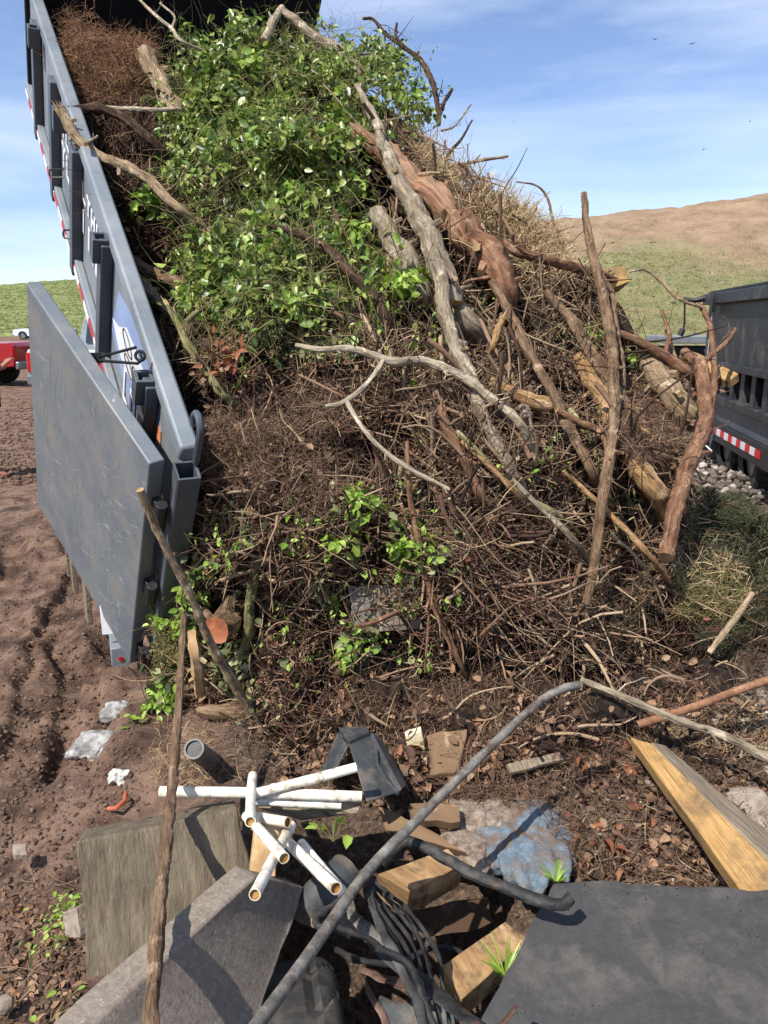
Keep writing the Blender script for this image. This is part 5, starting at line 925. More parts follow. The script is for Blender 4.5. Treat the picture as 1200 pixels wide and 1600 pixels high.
for i_, (dx, dz) in enumerate(((0, 0), (10, -.03), (22, -.07), (36, -.10), (-8, .01))):
    strap('black_hose', ('outermost', 'second', 'third', 'fourth', 'innermost')[i_]+' of five black hoses arching down from the bent pipe', [(572+dx*.4, 1378, .30+dz), (580+dx, 1402, .32+dz), (606+dx*1.3, 1440, .28+dz), (636+dx*1.3, 1490, .22+dz), (650+dx*1.2, 1545, .16+dz), (668+dx, 1610, .12+dz)], .0055, M['rubber'], cat='hose')
strap('black_hose', 'black hose looping low across the dark hollow floor', [(520, 1480, -.1), (560, 1500, -.02), (620, 1505, -.04), (690, 1480, -.05), (740, 1500, -.1)], .008, M['rubber'], cat='hose')
# leaning bright curved plate
strap('metal_plate', 'grey curved sheet metal lip beside the hanging strap', [(548, 1405, .3, .006), (552, 1430, .29, .014), (575, 1455, .27, .018), (600, 1470, .25, .012)], .015, M['steelpipe'], flat=.22)
# tyre
ty = empty('tyre', tuple(G(470, 1640, .0)), 'worn black tyre lying in the shaded hollow at the bottom edge', 'tyre')
R_, r_, n1, n2 = .30, .085, 216, 36; V_ = []; Fs_ = []
for i in range(n1):
    t = 2*math.pi*i/n1
    for j in range(n2):
        s = 2*math.pi*j/n2; outer = max(0, math.cos(s)); gr_ = 0
        if outer > .35: gr_ = -.017 if ((i+int(abs(math.sin(s))*12)) % 14 < 2 or abs(abs(math.sin(s))-.30) < .09) else 0
        rr2 = r_*(1+.0)*(abs(math.cos(s))**.6*1)*(1 if math.cos(s) > 0 else -1); zz = r_*1.0*(abs(math.sin(s))**.75)*(1 if math.sin(s) > 0 else -1)
        V_.append(((R_+rr2+gr_)*math.cos(t), (R_+rr2+gr_)*math.sin(t), zz))
for i in range(n1):
    for j in range(n2): Fs_.append((i*n2+j, ((i+1) % n1)*n2+j, ((i+1) % n1)*n2+(j+1) % n2, i*n2+(j+1) % n2))
mb = MB(); mb.add(V_, Fs_); t_ = mb.build('tread', M['rubber'], ty); ty.rotation_euler = (0, math.radians(84), math.radians(12)); ty.scale = (1, 1, 1.35); ty.location = tuple(G(484, 1590, .08)+np.array([0, .02, -.385]))
mb = MB()
for (x, y) in ((0, 0),): mb.tube([(0, 0, -.06), (0, 0, .06)], .2, 32)
mb.build('hub', M['black'], ty)

# grey plastic housing (open box with ribs)
hb = empty('plastic_housing', tuple(G(560, 1230, .12)), 'dark grey plastic housing lying open on its side above the white pipes', 'plastic box')
p0 = [G(505, 1196, .16), G(532, 1146, .22), G(575, 1146, .24), G(600, 1244, .20), G(568, 1254, .16), G(548, 1180, .22)]
def rel(p): return np.array(p)-np.array(hb.location)
def plate(pts, th, nrm=None):
    mb = MB(); pts = [rel(p) for p in pts]; n = np.cross(pts[1]-pts[0], pts[2]-pts[0]); n /= np.linalg.norm(n); k = len(pts)
    mb.add(pts+[p-n*th for p in pts], [tuple(range(k)), tuple(range(2*k-1, k-1, -1))]+[(i, k+i, k+(i+1) % k, (i+1) % k) for i in range(k)]); return mb
plate([G(545, 1165, .27), G(575, 1150, .26), G(620, 1240, .22), G(572, 1254, .22)], .006).build('front_panel', M['bin'], hb, .003)
plate([G(530, 1145, .24), G(572, 1143, .25), G(578, 1152, .26), G(546, 1166, .27)], .02).build('top_rim', M['bin'], hb, .003)
plate([G(530, 1145, .24), G(546, 1166, .27), G(518, 1222, .16), G(504, 1208, .14)], .008).build('side_panel', M['bin'], hb, .003)
plate([G(575, 1150, .26), G(590, 1160, .20), G(628, 1232, .17), G(620, 1240, .22)], .02).build('side_panel', M['bin'], hb, .003)
mb = MB(); mb.tube([rel(G(588, 1172, .26)), rel(G(590, 1195, .25)), rel(G(606, 1222, .24)), rel(G(622, 1240, .235))], .006, 8); mb.build('rib', M['bin'], hb)
plate([G(550, 1190, .10), G(575, 1170, .08), G(610, 1230, .06), G(560, 1245, .08)], .006).build('back_panel', M['black'], hb)

# denim cloth and fibrous underlay
def lump(name, label, cat, c, ax, m, seed, amp=.25, freq=9, folds=0, sub=5, foldfreq=40):
    bm = bmesh.new(); bmesh.ops.create_icosphere(bm, subdivisions=sub, radius=1); V = np.array([v.co[:] for v in bm.verts]); A = np.array(ax, float)
    W3 = V*A; d = fbm(W3*freq+seed*3.1, seed, 4)*amp
    if folds: d = d+folds*np.abs(np.sin(W3[:, 0]*foldfreq+W3[:, 1]*12+fbm(W3*8, seed+3, 3)*2.2))
    W3 = W3*(1+d)[:, None]+np.array(c)
    for v, w in zip(bm.verts, W3): v.co = w
    for f in bm.faces: f.smooth = True
    me = bpy.data.meshes.new(name); bm.to_mesh(me); bm.free(); me.materials.append(m); o = bpy.data.objects.new(name, me); C.objects.link(o); return tag(o, label, cat)
lump('blue_cloth', 'dirty crumpled light blue cloth half buried above the board', 'cloth', G(818, 1315, .03), (.15, .19, .055), M['denim'], 3, .35, 9, .16, foldfreq=75)
lump('carpet_scrap', 'matted pale fibrous scrap left of the blue cloth', 'fabric scrap', G(748, 1300, .05), (.10, .13, .03), M['fibre'], 5, .7, 14, .1, sub=6)
lump('membrane_scrap', 'crumpled grey roofing scrap on the soil left of the pile', 'roofing scrap', G(155, 1168, .01), (.13, .08, .035), M['foil'], 7, .45, 12, .1)
lump('membrane_scrap', 'smaller dark grey crumpled scrap near the trailer corner', 'roofing scrap', G(195, 1112, .01), (.08, .07, .04), M['foil'], 9, .5, 14, .1)
lump('plaster_lump', 'small crumbly white plaster lump on the soil', 'plaster', G(188, 1217, .02), (.035, .03, .03), M['plaster'], 11, .5, 30)
lump('stone', 'pale flaky stone on the litter beside the drain pipe stub', 'stone', G(312, 1210, .05), (.04, .02, .02), M['foam'], 13, .3, 30)
lump('stone', 'beige pebble at the lower left frame edge', 'stone', G(8, 1570, .02), (.02, .02, .02), M['stone'], 15, .3, 30, sub=4)
lump('root_ball', 'pale soil covered root ball at the top of the litter slope', 'root ball', G(700, 1160, .1), (.1, .07, .06), M['stone'], 17, .4, 12)
lump('stone', 'grey stone half sunk right of the timber beam middle', 'stone', G(1165, 1262, .04), (.09, .07, .06), M['stone'], 19, .2, 10)
lump('stone', 'brown stone at the right edge beyond the timber beam', 'stone', G(1205, 1215, .04), (.06, .06, .05), M['stone'], 21, .2, 10)
# clay shard: bent angle
cs = G(185, 1262, .02); mb = MB(); mb.tube([cs+np.array([-.035, -.005, 0]), cs+np.array([.0, -.02, .01]), cs+np.array([.02, .01, .02]), cs+np.array([.012, .045, .03])], [.007, .009, .009, .006], 5)
tag(mb.build('clay_shard', M['clay'], bevel=.002), 'small curved orange clay shard on the soil', 'clay shard')

# ------------------------------------------------------------ litter over the ground
def ground_pts(poly_, n, lift=(0, .02)):
    p = rand_in(poly_, n); a = p[:, 0]-600; b = 800-p[:, 1]; r = np.stack([a, F*cp+b*sp, -F*sp+b*cp], -1)
    Yb = np.full(n, 30.); done = np.zeros(n, bool); Yc = 1.0
    while Yc < 30 and not done.all():
        w = r*(Yc/r[:, 1])[:, None]; hit = (w[:, 2]+HC <= gfast(w[:, 0], w[:, 1])) & ~done; Yb[hit] = Yc-.005; done |= hit; Yc += .01 if Yc < 5 else .1
    w = r*(Yb/r[:, 1])[:, None]+np.array([0, 0, HC]); w[:, 2] = gfast(w[:, 0], w[:, 1])+ RNG.uniform(lift[0], lift[1], n); return w
LITTER = [(430, 1120), (620, 1080), (900, 1070), (1230, 1120), (1250, 1420), (860, 1400), (720, 1330), (600, 1270), (430, 1220)]
SLOPE = [(230, 1130), (430, 1120), (460, 1220), (250, 1240)]
w = ground_pts(LITTER, 1700, (0, .04)); V, Fq = leaf_arrays(w, RNG.uniform(.015, .05, len(w)), up=(0, 0, 1), jit=.5, droop=0, curlz=.5)
w = ground_pts([(430, 1130), (620, 1120), (900, 1150), (700, 1260), (480, 1200)], 900, (0, .05)); V2, F2 = leaf_arrays(w, RNG.uniform(.025, .06, len(w)), up=(0, -.2, 1), jit=.5, droop=0, curlz=.6)
w = ground_pts([(0, 1380), (120, 1440), (140, 1600), (0, 1600)], 300, (0, .01)); V3, F3 = leaf_arrays(w, RNG.uniform(.012, .035, len(w)), up=(0, 0, 1), jit=.4, droop=0, curlz=.5)
tag(mesh_np('leaf_litter', np.vstack([V, V2, V3]), [np.vstack([Fq, F2+len(V), F3+len(V)+len(V2)])], M['dead_leaf']), 'brown dead leaf litter covering the rubble between pile and board', 'leaf litter', kind='stuff')
w = ground_pts([(700, 1150), (1000, 1130), (1000, 1350), (800, 1330)], 26, (.02, .05)); V, Fq = leaf_arrays(w, RNG.uniform(.03, .055, len(w)), up=(0, -.3, 1), jit=.5, droop=0, curlz=.6)
tag(mesh_np('fallen_leaves', V, [Fq], M['rust_leaf']), 'scattered rust orange leaves on the litter slope above the blue cloth', 'leaves', kind='stuff')
specs = []
def gtw(name, label, m, regs, cat='twigs'):
    Vs = []; Fs = []; b = 0
    for poly_, n, ln, rad, curl in regs:
        V, Fq, _ = twigs(None, n, ln, rad, curl=curl, K_=6, world=ground_pts(poly_, n, (.0, .05))); Vs.append(V); Fs.append(Fq+b); b += len(V)
    return tag(mesh_np(name, np.vstack(Vs), [np.vstack(Fs)], m), label, cat, kind='stuff')
gtw('litter_twigs', 'thin broken twigs and rootlets scattered over the leaf litter', M['twig'], [(LITTER, 1500, (.05, .3), (.0008, .0028), .5), ([(430, 1060), (1160, 1060), (1160, 1180), (430, 1180)], 1300, (.06, .4), (.001, .004), .4), (SLOPE, 260, (.05, .2), (.0008, .0024), .6), ([(0, 1350), (130, 1400), (140, 1600), (0, 1600)], 60, (.05, .25), (.0008, .002), .4)])
gtw('fine_roots', 'fine brown rootlets matted over the rubble slope', M['root_hair'], [([(560, 1070), (1060, 1070), (1060, 1220), (560, 1200)], 3600, (.04, .18), (.0006, .0016), 1.1), (LITTER, 3200, (.03, .13), (.0005, .0012), 1.2), ([(690, 1240), (800, 1260), (800, 1400), (690, 1350)], 1600, (.03, .1), (.0005, .001), 1.2)], 'roots')
cl_ = ground_pts([(690, 1250), (900, 1250), (900, 1390), (700, 1370)], 1500, (.03, .10)); V, Fq, _ = twigs(None, 1500, (.03, .14), (.0005, .0013), curl=1.0, K_=6, world=cl_); tag(mesh_np('clinging_roots', V, [Fq], M['root_hair']), 'fine roots clinging over the blue cloth and fibrous scrap', 'roots', kind='stuff')
gtw('bristly_grass', 'yellow dry grass bits beside the rusty pipe', M['straw'], [([(1000, 1100), (1220, 1090), (1220, 1200), (1050, 1180)], 500, (.04, .2), (.0006, .0015), .5), ([(230, 1130), (330, 1150), (330, 1240), (240, 1240)], 160, (.05, .15), (.0006, .0015), .5)], 'grass')
# clods, stones
def lumps(name, label, cat, m, pts, sizes, flat=.7):
    ico = bmesh.new(); bmesh.ops.create_icosphere(ico, subdivisions=1, radius=1); bv = np.array([v.co[:] for v in ico.verts]); bf = np.array([[v.index for v in f.verts] for f in ico.faces]); ico.free()
    n = len(pts); sc3 = np.asarray(sizes)[:, None]*RNG.uniform(.6, 1.3, (n, 3)); sc3[:, 2] *= flat
    V = bv[None]*(1+RNG.uniform(-.3, .3, (n, len(bv), 1)))*sc3[:, None, :]; a = RNG.uniform(0, 6.28, n); ca, sa = np.cos(a)[:, None], np.sin(a)[:, None]
    X = V[..., 0]*ca-V[..., 1]*sa; Yy = V[..., 0]*sa+V[..., 1]*ca; V = np.stack([X, Yy, V[..., 2]], -1)+np.asarray(pts)[:, None, :]
    Fq = (bf[None]+(np.arange(n)*len(bv))[:, None, None]).reshape(-1, 3); return tag(mesh_np(name, V.reshape(-1, 3), [Fq], m, smooth=False), label, cat, kind='stuff')
SOIL = [(0, 700), (70, 760), (160, 980), (230, 1150), (230, 1260), (120, 1310), (130, 1600), (0, 1600)]
w1 = ground_pts(SOIL, 2600, (-.004, .004)); w2 = ground_pts([(0, 620), (120, 640), (130, 760), (0, 760)], 1500, (-.01, .01)); w3 = ground_pts(LITTER, 2400, (-.01, .02)); w4 = ground_pts([(430, 1260), (880, 1300), (840, 1600), (380, 1600)], 200, (-.01, .02))
sz = np.r_[np.exp(RNG.uniform(math.log(.003), math.log(.013), len(w1))), RNG.uniform(.008, .035, len(w2)), np.exp(RNG.uniform(math.log(.004), math.log(.02), len(w3))), RNG.uniform(.004, .011, len(w4))]
wl = rand_in([(430, 960), (1080, 940), (1120, 1080), (900, 1130), (430, 1160), (300, 1120)], 900); wl3 = S(wl[:, 0], wl[:, 1], RNG.uniform(-.08, .03, 900)); wl4 = ground_pts([(430, 1080), (1100, 1070), (1180, 1190), (430, 1190)], 700, (-.02, .03))
lumps('root_clods', 'dark root bound clods spilling from the foot of the pile', 'soil', M['core2'], np.vstack([wl3, wl4]), np.exp(RNG.uniform(math.log(.008), math.log(.045), 1600)))
def big_lumps(name, label, m, pts, sizes):
    ico = bmesh.new(); bmesh.ops.create_icosphere(ico, subdivisions=4, radius=1); bv = np.array([v.co[:] for v in ico.verts]); bf = np.array([[v.index for v in f.verts] for f in ico.faces]); ico.free(); Vs = []
    for i, (p, z_) in enumerate(zip(pts, sizes)):
        W3 = bv*z_*RNG.uniform(.6, 1.3, 3)*np.array([1.2, 1, .7]); Wn = W3*(1+fbm(W3*(.9/z_)+i*3.7, 5, 5)*.38)[:, None]; Vs.append(Wn+p)
    return tag(mesh_np(name, np.vstack(Vs), [(bf[None]+(np.arange(len(pts))*len(bv))[:, None, None]).reshape(-1, 3)], m), label, 'soil', kind='stuff')
pf = ground_pts([(440, 1060), (1090, 1055), (1160, 1110), (900, 1160), (640, 1175), (440, 1165)], 46, (-.01, .03)); pu = rand_in([(440, 1000), (1080, 960), (1110, 1060), (440, 1120)], 34); pu = S(pu[:, 0], pu[:, 1], RNG.uniform(-.06, .0, 34))
big_lumps('soil_mounds', 'dark earthy root clumps heaped along the foot of the pile', M['core'], np.vstack([pf, pu]), RNG.uniform(.035, .10, 80))
allp = np.vstack([pf, pu]); ii_ = RNG.integers(0, 80, 5200); c_ = allp[ii_]+RNG.normal(0, 1, (5200, 3))*np.array([.07, .05, .04])+np.array([0, -.02, .03])
V, Fq, _ = twigs(None, 5200, (.04, .2), (.0006, .0024), curl=1.0, K_=7, world=c_); tag(mesh_np('foot_roots', V, [Fq], M['dark_root']), 'dark roots wrapped round the clumps at the foot of the pile', 'roots', kind='stuff')
c_ = allp[RNG.integers(0, 80, 70)]+RNG.normal(0, 1, (70, 3))*np.array([.12, .08, .03])+np.array([0, -.05, .05])
V, Fq, _ = twigs(None, 70, (.15, .5), (.003, .009), curl=.4, K_=8, S_=6, world=c_); tag(mesh_np('foot_sticks', V, [Fq], M['twig']), 'broken sticks lying over the clumps at the foot of the pile', 'sticks', kind='stuff')
c_ = allp[RNG.integers(0, 80, 900)]+RNG.normal(0, 1, (900, 3))*np.array([.08, .06, .03])+np.array([0, -.03, .05])
V, Fq = leaf_arrays(c_, RNG.uniform(.02, .05, 900), up=(0, -.4, .8), jit=.6, droop=.2, curlz=.5); tag(mesh_np('foot_leaves', V, [Fq], M['dead_leaf']), 'curled dead leaves caught in the clumps at the foot of the pile', 'leaves', kind='stuff')
lumps('soil_clods', 'crumbly brown soil clods scattered over the ground', 'soil', M['clod'], np.vstack([w1, w2, w3, w4]), sz)
w = ground_pts([(1060, 690), (1200, 690), (1200, 790), (1100, 790)], 2600, (-.02, .12)); w5 = ground_pts([(1090, 1090), (1220, 1080), (1220, 1160), (1100, 1130)], 160, (0, .04)); w6 = ground_pts(LITTER, 160, (0, .03))
lumps('rubble', 'grey and white broken rubble on the ground at the right', 'rubble', M['pebble'], np.vstack([w, w5, w6]), np.r_[np.exp(RNG.uniform(math.log(.008), math.log(.06), len(w))), RNG.uniform(.006, .02, len(w5)), RNG.uniform(.004, .012, len(w6))])
def on_hill(Rh, n, t0, t1, c0, c1):
    i = RNG.uniform(t0*89, t1*89, n); j = RNG.uniform(c0*158, c1*158, n); i0 = i.astype(int); j0 = j.astype(int); return Rh[i0, j0]*(1-(i-i0))[:, None]+Rh[i0+1, j0+1]*(i-i0)[:, None]
w = on_hill(HR, 260, .05, .75, .1, .9); lumps('hill_stones', 'pale stones dotted over the slope behind the pile', 'stones', M['pebble'], w, np.exp(RNG.uniform(math.log(.03), math.log(.11), len(w))))
def tufts(name, label, m, w, h):
    n = len(w); k = 5; idx = np.repeat(np.arange(n), k); a = RNG.uniform(0, 6.28, n*k); b = w[idx]+RNG.normal(0, .12, (n*k, 3))*np.array([1, 1, .0]); hh = RNG.uniform(h*.4, h, n*k)
    d = np.stack([np.cos(a), np.sin(a), 0*a], -1)*h*.45; V = np.stack([b-d*.5+[0, 0, -.03], b+d*.5+[0, 0, -.03], b+d*RNG.uniform(.4, 1.3, (n*k, 1))+np.stack([0*a, 0*a, hh], -1)], 1).reshape(-1, 3)
    return tag(mesh_np(name, V, [np.arange(n*k*3).reshape(-1, 3)], m, smooth=False), label, 'grass', kind='stuff')
tufts('hill_grass', 'sparse dry grass tufts on the right hand slope', M['hay'], on_hill(HR, 3600, .08, .62, .1, .9), .10)
tufts('hill_grass', 'short green grass covering the slope at the left', M['hill_l'], on_hill(HL, 6000, .0, .98, .2, .75), .22)
bb = [G(872, 1374, .24), G(1290, 1398, .26), G(1330, 1800, .22), G(680, 1720, .14)]; uv_ = RNG.uniform(.03, .97, (90, 2)); uv_[:, 1] = uv_[:, 1]**2.0
w = (bb[0][None]*(1-uv_[:, :1])+bb[1][None]*uv_[:, :1])*(1-uv_[:, 1:])+(bb[3][None]*(1-uv_[:, :1])+bb[2][None]*uv_[:, :1])*uv_[:, 1:]; w[:, 2] += .008
lumps('soil_crumbs', 'soil crumbs lying on the large black board', 'soil', M['clod'], w, np.exp(RNG.uniform(math.log(.001), math.log(.0028), len(w))))
# a few green sprouts on the soil and by the blue cloth
def sprout(label, c, n, sz, m, spread=.03, h=.03, blade=False):
    mb = MB(); Vs = []
    o = empty('grass_tuft' if blade else 'sprout', tuple(c), label, 'grass' if blade else 'plant')
    pos = RNG.normal(0, spread, (n, 3)); pos[:, 2] = np.abs(pos[:, 2])*.6+h*RNG.uniform(.3, 1, n)
    if blade:
        for i in range(n): a = RNG.uniform(0, 6.28); l_ = RNG.uniform(.5, 1)*sz; d = np.array([math.cos(a)*.6, math.sin(a)*.6, .8]); mb.tube([np.zeros(3), d*l_*.5, d*l_+np.array([0, 0, -.15*l_])], [.0022, .0028, .0005], 3)
        mb.build('blades', m, o)
    else:
        V, Fq = leaf_arrays(pos, RNG.uniform(.6, 1, n)*sz, up=(0, 0, 1), jit=.4, droop=0); lf = mesh_np('leaves', V, [Fq], m, o)
        for p in pos[:8]: mb.tube([np.array([0, 0, -.01]), p*.5+np.array([0, 0, .004]), p], .0009, 4)
        mb.build('stem', M['stem'], o)
for lb, px, py, z, n, s_ in (('yellow green weed beside the slate piece left of the timber block', 100, 1435, .02, 60, .022), ('small weed lowest on the left soil', 48, 1495, .01, 14, .02), ('green seedling with two leaves beside the roofing scrap', 208, 1142, .04, 10, .045), ('lone dark green leaf sprig near the lower left corner', 78, 1590, .02, 4, .035), ('bright green two leaf sprig hanging over the dark hollow', 520, 1310, .18, 7, .05), ('green leaf sprig poking out under the plastic pipes', 470, 1350, .12, 4, .03), ('large heart shaped green leaves sprouting from the pole foot', 240, 1110, .06, 22, .04), ('yellow weed clump near the upper edge of the timber block', 85, 1470, .02, 26, .02)):
    sprout(lb, G(px, py, z), n, s_, M['leaf_young'])
sprout('bright green grass tuft growing by the blue cloth', G(868, 1382, .2), 26, .085, M['leaf_young'], blade=True)
sprout('pale green grass stalks by the brown block in the hollow', G(790, 1530, .1), 34, .12, M['leaf_young'], blade=True)

# ------------------------------------------------------------ black trailer at the right
bt = empty('black_trailer', (0, 0, 0), 'black dump trailer parked at the right edge with red and white tape', 'trailer')
A0 = P(1110, 460, 9.35); A0[2] = 0; ax = np.array([-.17, -.985, 0]); ay = np.array([.985, -.17, 0]); az = np.array([0, 0, 1.]); RB = [ax, ay, az]
def T(x, y, z): return np.array([A0[0], A0[1], 0])+ax*x+ay*y+az*z
mb = MB(); mb.box(T(2.2, .03, 1.5), (2.2, .03, .32), RB); mb.build('side_wall', M['blackpaint'], bt, .008)
mb = MB(); mb.box(T(2.2, .0, 1.87), (2.24, .07, .06), RB); mb.build('top_rail', M['blackpaint'], bt, .01)
mb = MB(); mb.box(T(2.2, 0, 1.16), (2.2, .05, .035), RB); mb.build('lower_rail', M['blackpaint'], bt, .006)
mb = MB(); mb.box(T(2.2, .12, .98), (2.2, .02, .18), RB); mb.build('inner_panel', M['blackpaint'], bt)
for i in range(12):
    mb = MB(); mb.box(T(.12+i*.38, .06, .98), (.07, .04, .15), RB); mb.build('rib', M['blackpaint'], bt, .006)
mb = MB(); mb.box(T(2.2, .0, .80), (2.3, .06, .04), RB); mb.build('frame_rail', M['blackpaint'], bt, .006)
mb = MB(); mb.box(T(2.2, .03, .66), (2.3, .03, .11), RB); mb.build('skirt', M['paint_d'], bt, .006)
mb = MB(); mb.box(T(2.2, .0, .46), (2.3, .05, .1), RB); mb.build('chassis', M['black'], bt, .006)
mr_ = MB(); mw_ = MB()
for i in range(18): mb = MB(); mb.box(T(.0+i*.155, -.055, .47), (.0775, .003, .035), RB); mb.build('red_tape' if i % 2 else 'white_tape', M['red_tape'] if i % 2 else M['white_tape'], bt)
mb = MB(); mb.box(T(2.2, 2.0, 1.5), (2.2, .03, .42), RB); mb.build('side_wall', M['blackpaint'], bt, .008)
mb = MB(); mb.box(T(2.2, 1.0, 1.15), (2.2, 1.0, .03), RB); mb.build('bed_floor', M['black'], bt)
mb = MB(); mb.box(T(.03, 1.0, 1.5), (.03, .96, .34), RB); mb.build('tailgate', M['blackpaint'], bt, .008)
mb = MB(); mb.tube([T(.05, 0, 1.93), T(2.2, .9, 2.1), T(4.2, 1.9, 2.3)], .035, 8); mb.build('tarp_arm', M['black'], bt)
mb = MB(); mb.tube([T(.06, -.02, 1.9), T(0, -.16, 1.86), T(0, -.30, 1.87)], [.045, .03, .035], 10); mb.tube([T(0, -.28, 1.86), T(0, -.26, 1.6), T(0, -.27, 1.5)], .012, 6); mb.tube([T(0, -.27, 1.53), T(0, -.30, 1.46)], .035, 8); mb.build('tarp_crank', M['black'], bt)
for i in (.3,): mb = MB(); mb.box(T(i+.22, -.08, 1.83), (.07, .02, .11), RB); mb.build('bracket', M['black'], bt, .004)
mb = MB(); mb.tube([T(.24, -.012, 1.72), T(.2, -.012, 1.2)], .004, 5); mb.build('scrape', M['white_tape'], bt)
mb = MB(); mb.tube(catm([T(-.1, -.12, .62), T(.3, -.12, .61), T(.6, -.13, .5), T(.9, -.13, .33), T(1.3, -.12, .28)], 6), .008, 6); mb.build('cable', M['white'], bt)
for x in (1.25, 2.15):
    for y in (.12, 1.85):
        V_ = []; n = 36; k = 7
        for j in range(n):
            t = 2*math.pi*j/n
            for r_, o_ in ((.2, -.1), (.33, -.11), (.36, -.08), (.365, 0), (.36, .08), (.33, .11), (.2, .1)): V_.append(T(x+r_*math.cos(t), y+o_, .36+r_*math.sin(t)))
        mb = MB(); mb.add(V_, [(j*k+i, ((j+1) % n)*k+i, ((j+1) % n)*k+i+1, j*k+i+1) for j in range(n) for i in range(k-1)]); wh = mb.build('wheel', M['rubber'], bt)
        mb = MB(); mb.tube([T(x, y-.07, .36), T(x, y+.07, .36)], .2, 24); mb.build('rim', M['rim'], wh)
mb = MB(); mb.box(T(.95, -.02, .33), (.04, .04, .2), [ax*.85-az*.5, ay, az*.85+ax*.5]); mb.build('fender_stay', M['paint_d'], bt, .004)
# low grey trailer deck behind it
ld = empty('flat_trailer', (0, 0, 0), 'low grey trailer deck just left of the black trailer, mostly hidden', 'trailer')
c = P(1080, 530, 11.5); mb = MB(); mb.box(c, (.5, .5, .05)); mb.build('deck', M['paint'], ld, .01)
mb = MB(); mb.box(c+np.array([0, 0, -.25]), (.45, .4, .15)); mb.build('frame', M['black'], ld, .01)
for x in (-.1,):
    mb = MB(); cc = np.array([c[0]+x, c[1]-.5, .32]); mb.tube([cc, cc+np.array([0, .2, 0])], .32, 24); wh = mb.build('wheel', M['rubber'], ld, .02)
# timber boards on the ground under the black trailer
slab('ground_plank', 'light plank lying on the ground beneath the black trailer', 'plank', [G(1095, 702, .05), G(1190, 698, .05), G(1196, 712, .05), G(1100, 716, .05)], .06, M['cut'], .004, 6, .01, .02, 41)

# ------------------------------------------------------------ pickups
def pickup(name, label, loc, rz, paint, s=1.0):
    o = empty(name, loc, label, 'pickup', rz=rz)
    # side profile (x along the truck, z), front at +x
    body = [(-2.8, .55), (-2.8, 1.02), (-2.72, 1.12), (-.95, 1.12), (.9, 1.12), (1.5, 1.12), (2.55, 1.04), (2.78, .92), (2.82, .5), (2.6, .42), (2.30, .42)]
    for t in np.linspace(0, math.pi, 9): body.append((1.85+.46*math.cos(t), .42+.44*math.sin(t)))
    body += [(1.38, .40), (-1.2, .40)]
    for t in np.linspace(0, math.pi, 9): body.append((-1.7+.46*math.cos(t), .42+.44*math.sin(t)))
    body += [(-2.2, .45)]
    def prism(pts, w, inset=None):
        mb = MB(); n = len(pts); V = [(x, -w, z) for x, z in pts]+[(x, w, z) for x, z in pts]
        if inset: V = [(x, -w+inset*(z-1.1), z) for x, z in pts]+[(x, w-inset*(z-1.1), z) for x, z in pts]
        mb.add(V, [tuple(range(n))[::-1], tuple(range(n, 2*n))]+[(i, (i+1) % n, n+(i+1) % n, n+i) for i in range(n)]); return mb
    prism(body, .95).build('body', paint, o, .04, seg=3)
    prism([(-.95, 1.10), (-.85, 1.72), (-.6, 1.80), (.35, 1.80), (.62, 1.72), (1.35, 1.10)], .90, .22).build('cab', paint, o, .04, seg=3)
    for sd in (-1, 1):
        for pts in ([(-.78, 1.16), (-.72, 1.66), (-.08, 1.70), (-.08, 1.16)], [(.02, 1.16), (.02, 1.70), (.42, 1.68), (1.12, 1.16)]):
            mb = MB(); V = [(x, sd*(.905-.22*(z-1.1)), z) for x, z in pts]; V2 = [(x, sd*(.885-.22*(z-1.1)), z) for x, z in pts]; mb.add(V+V2, [(0, 1, 2, 3), (7, 6, 5, 4), (0, 4, 5, 1), (1, 5, 6, 2), (2, 6, 7, 3), (3, 7, 4, 0)]); mb.build('side_window', M['glass'], o)
        mb = MB(); mb.box((1.15, sd*1.03, 1.2), (.05, .1, .09)); mb.build('mirror', M['black'], o, .02)
    mb = MB(); mb.add([(1.28, -.74, 1.18), (.68, -.68, 1.68), (.68, .68, 1.68), (1.28, .74, 1.18), (1.30, -.74, 1.20), (.70, -.68, 1.70), (.70, .68, 1.70), (1.30, .74, 1.20)], [(0, 1, 2, 3), (7, 6, 5, 4)]); mb.build('windscreen', M['glass'], o)
    mb = MB(); mb.add([(-.945, -.7, 1.2), (-.885, -.64, 1.64), (-.885, .64, 1.64), (-.945, .7, 1.2), (-.965, -.7, 1.2), (-.905, -.64, 1.64), (-.905, .64, 1.64), (-.965, .7, 1.2)], [(0, 1, 2, 3), (7, 6, 5, 4)]); mb.build('rear_window', M['glass'], o)
    mb = MB(); mb.box((2.86, 0, .55), (.06, .92, .13)); mb.build('bumper', M['rim'], o, .03)
    mb = MB(); mb.box((-2.86, 0, .55), (.06, .92, .1)); mb.build('bumper', M['rim'], o, .03)
    mb = MB(); mb.box((2.80, 0, .85), (.03, .55, .14)); mb.build('grille', M['black'], o, .01)
    for sd in (-1, 1):
        mb = MB(); mb.box((2.76, sd*.76, .88), (.06, .16, .1)); mb.build('headlight', M['white'], o, .02)
        mb = MB(); mb.box((-2.80, sd*.86, .88), (.03, .07, .18)); mb.build('tail_light', M['lamp_red'], o, .01)
        for x in (-1.7, 1.85):
            mb = MB(); mb.tube([(x, sd*.92, .38), (x, sd*.68, .38)], .38, 32); wh = mb.build('wheel', M['rubber'], o, .03); mb = MB(); mb.tube([(x, sd*.93, .38), (x, sd*.75, .38)], .23, 24); mb.build('rim', M['rim'], wh, .01)
    o.scale = (s, s, s); return o
pickup('pickup_truck', 'red pickup partly hidden behind the trailer door', (-12.2, 20.8, 0), math.radians(180), M['redpaint'])
c = P(72, 530, 78); pickup('pickup_truck', 'small white pickup far off in front of the green hill', (c[0], c[1], .0), math.radians(178), M['whitecar'])
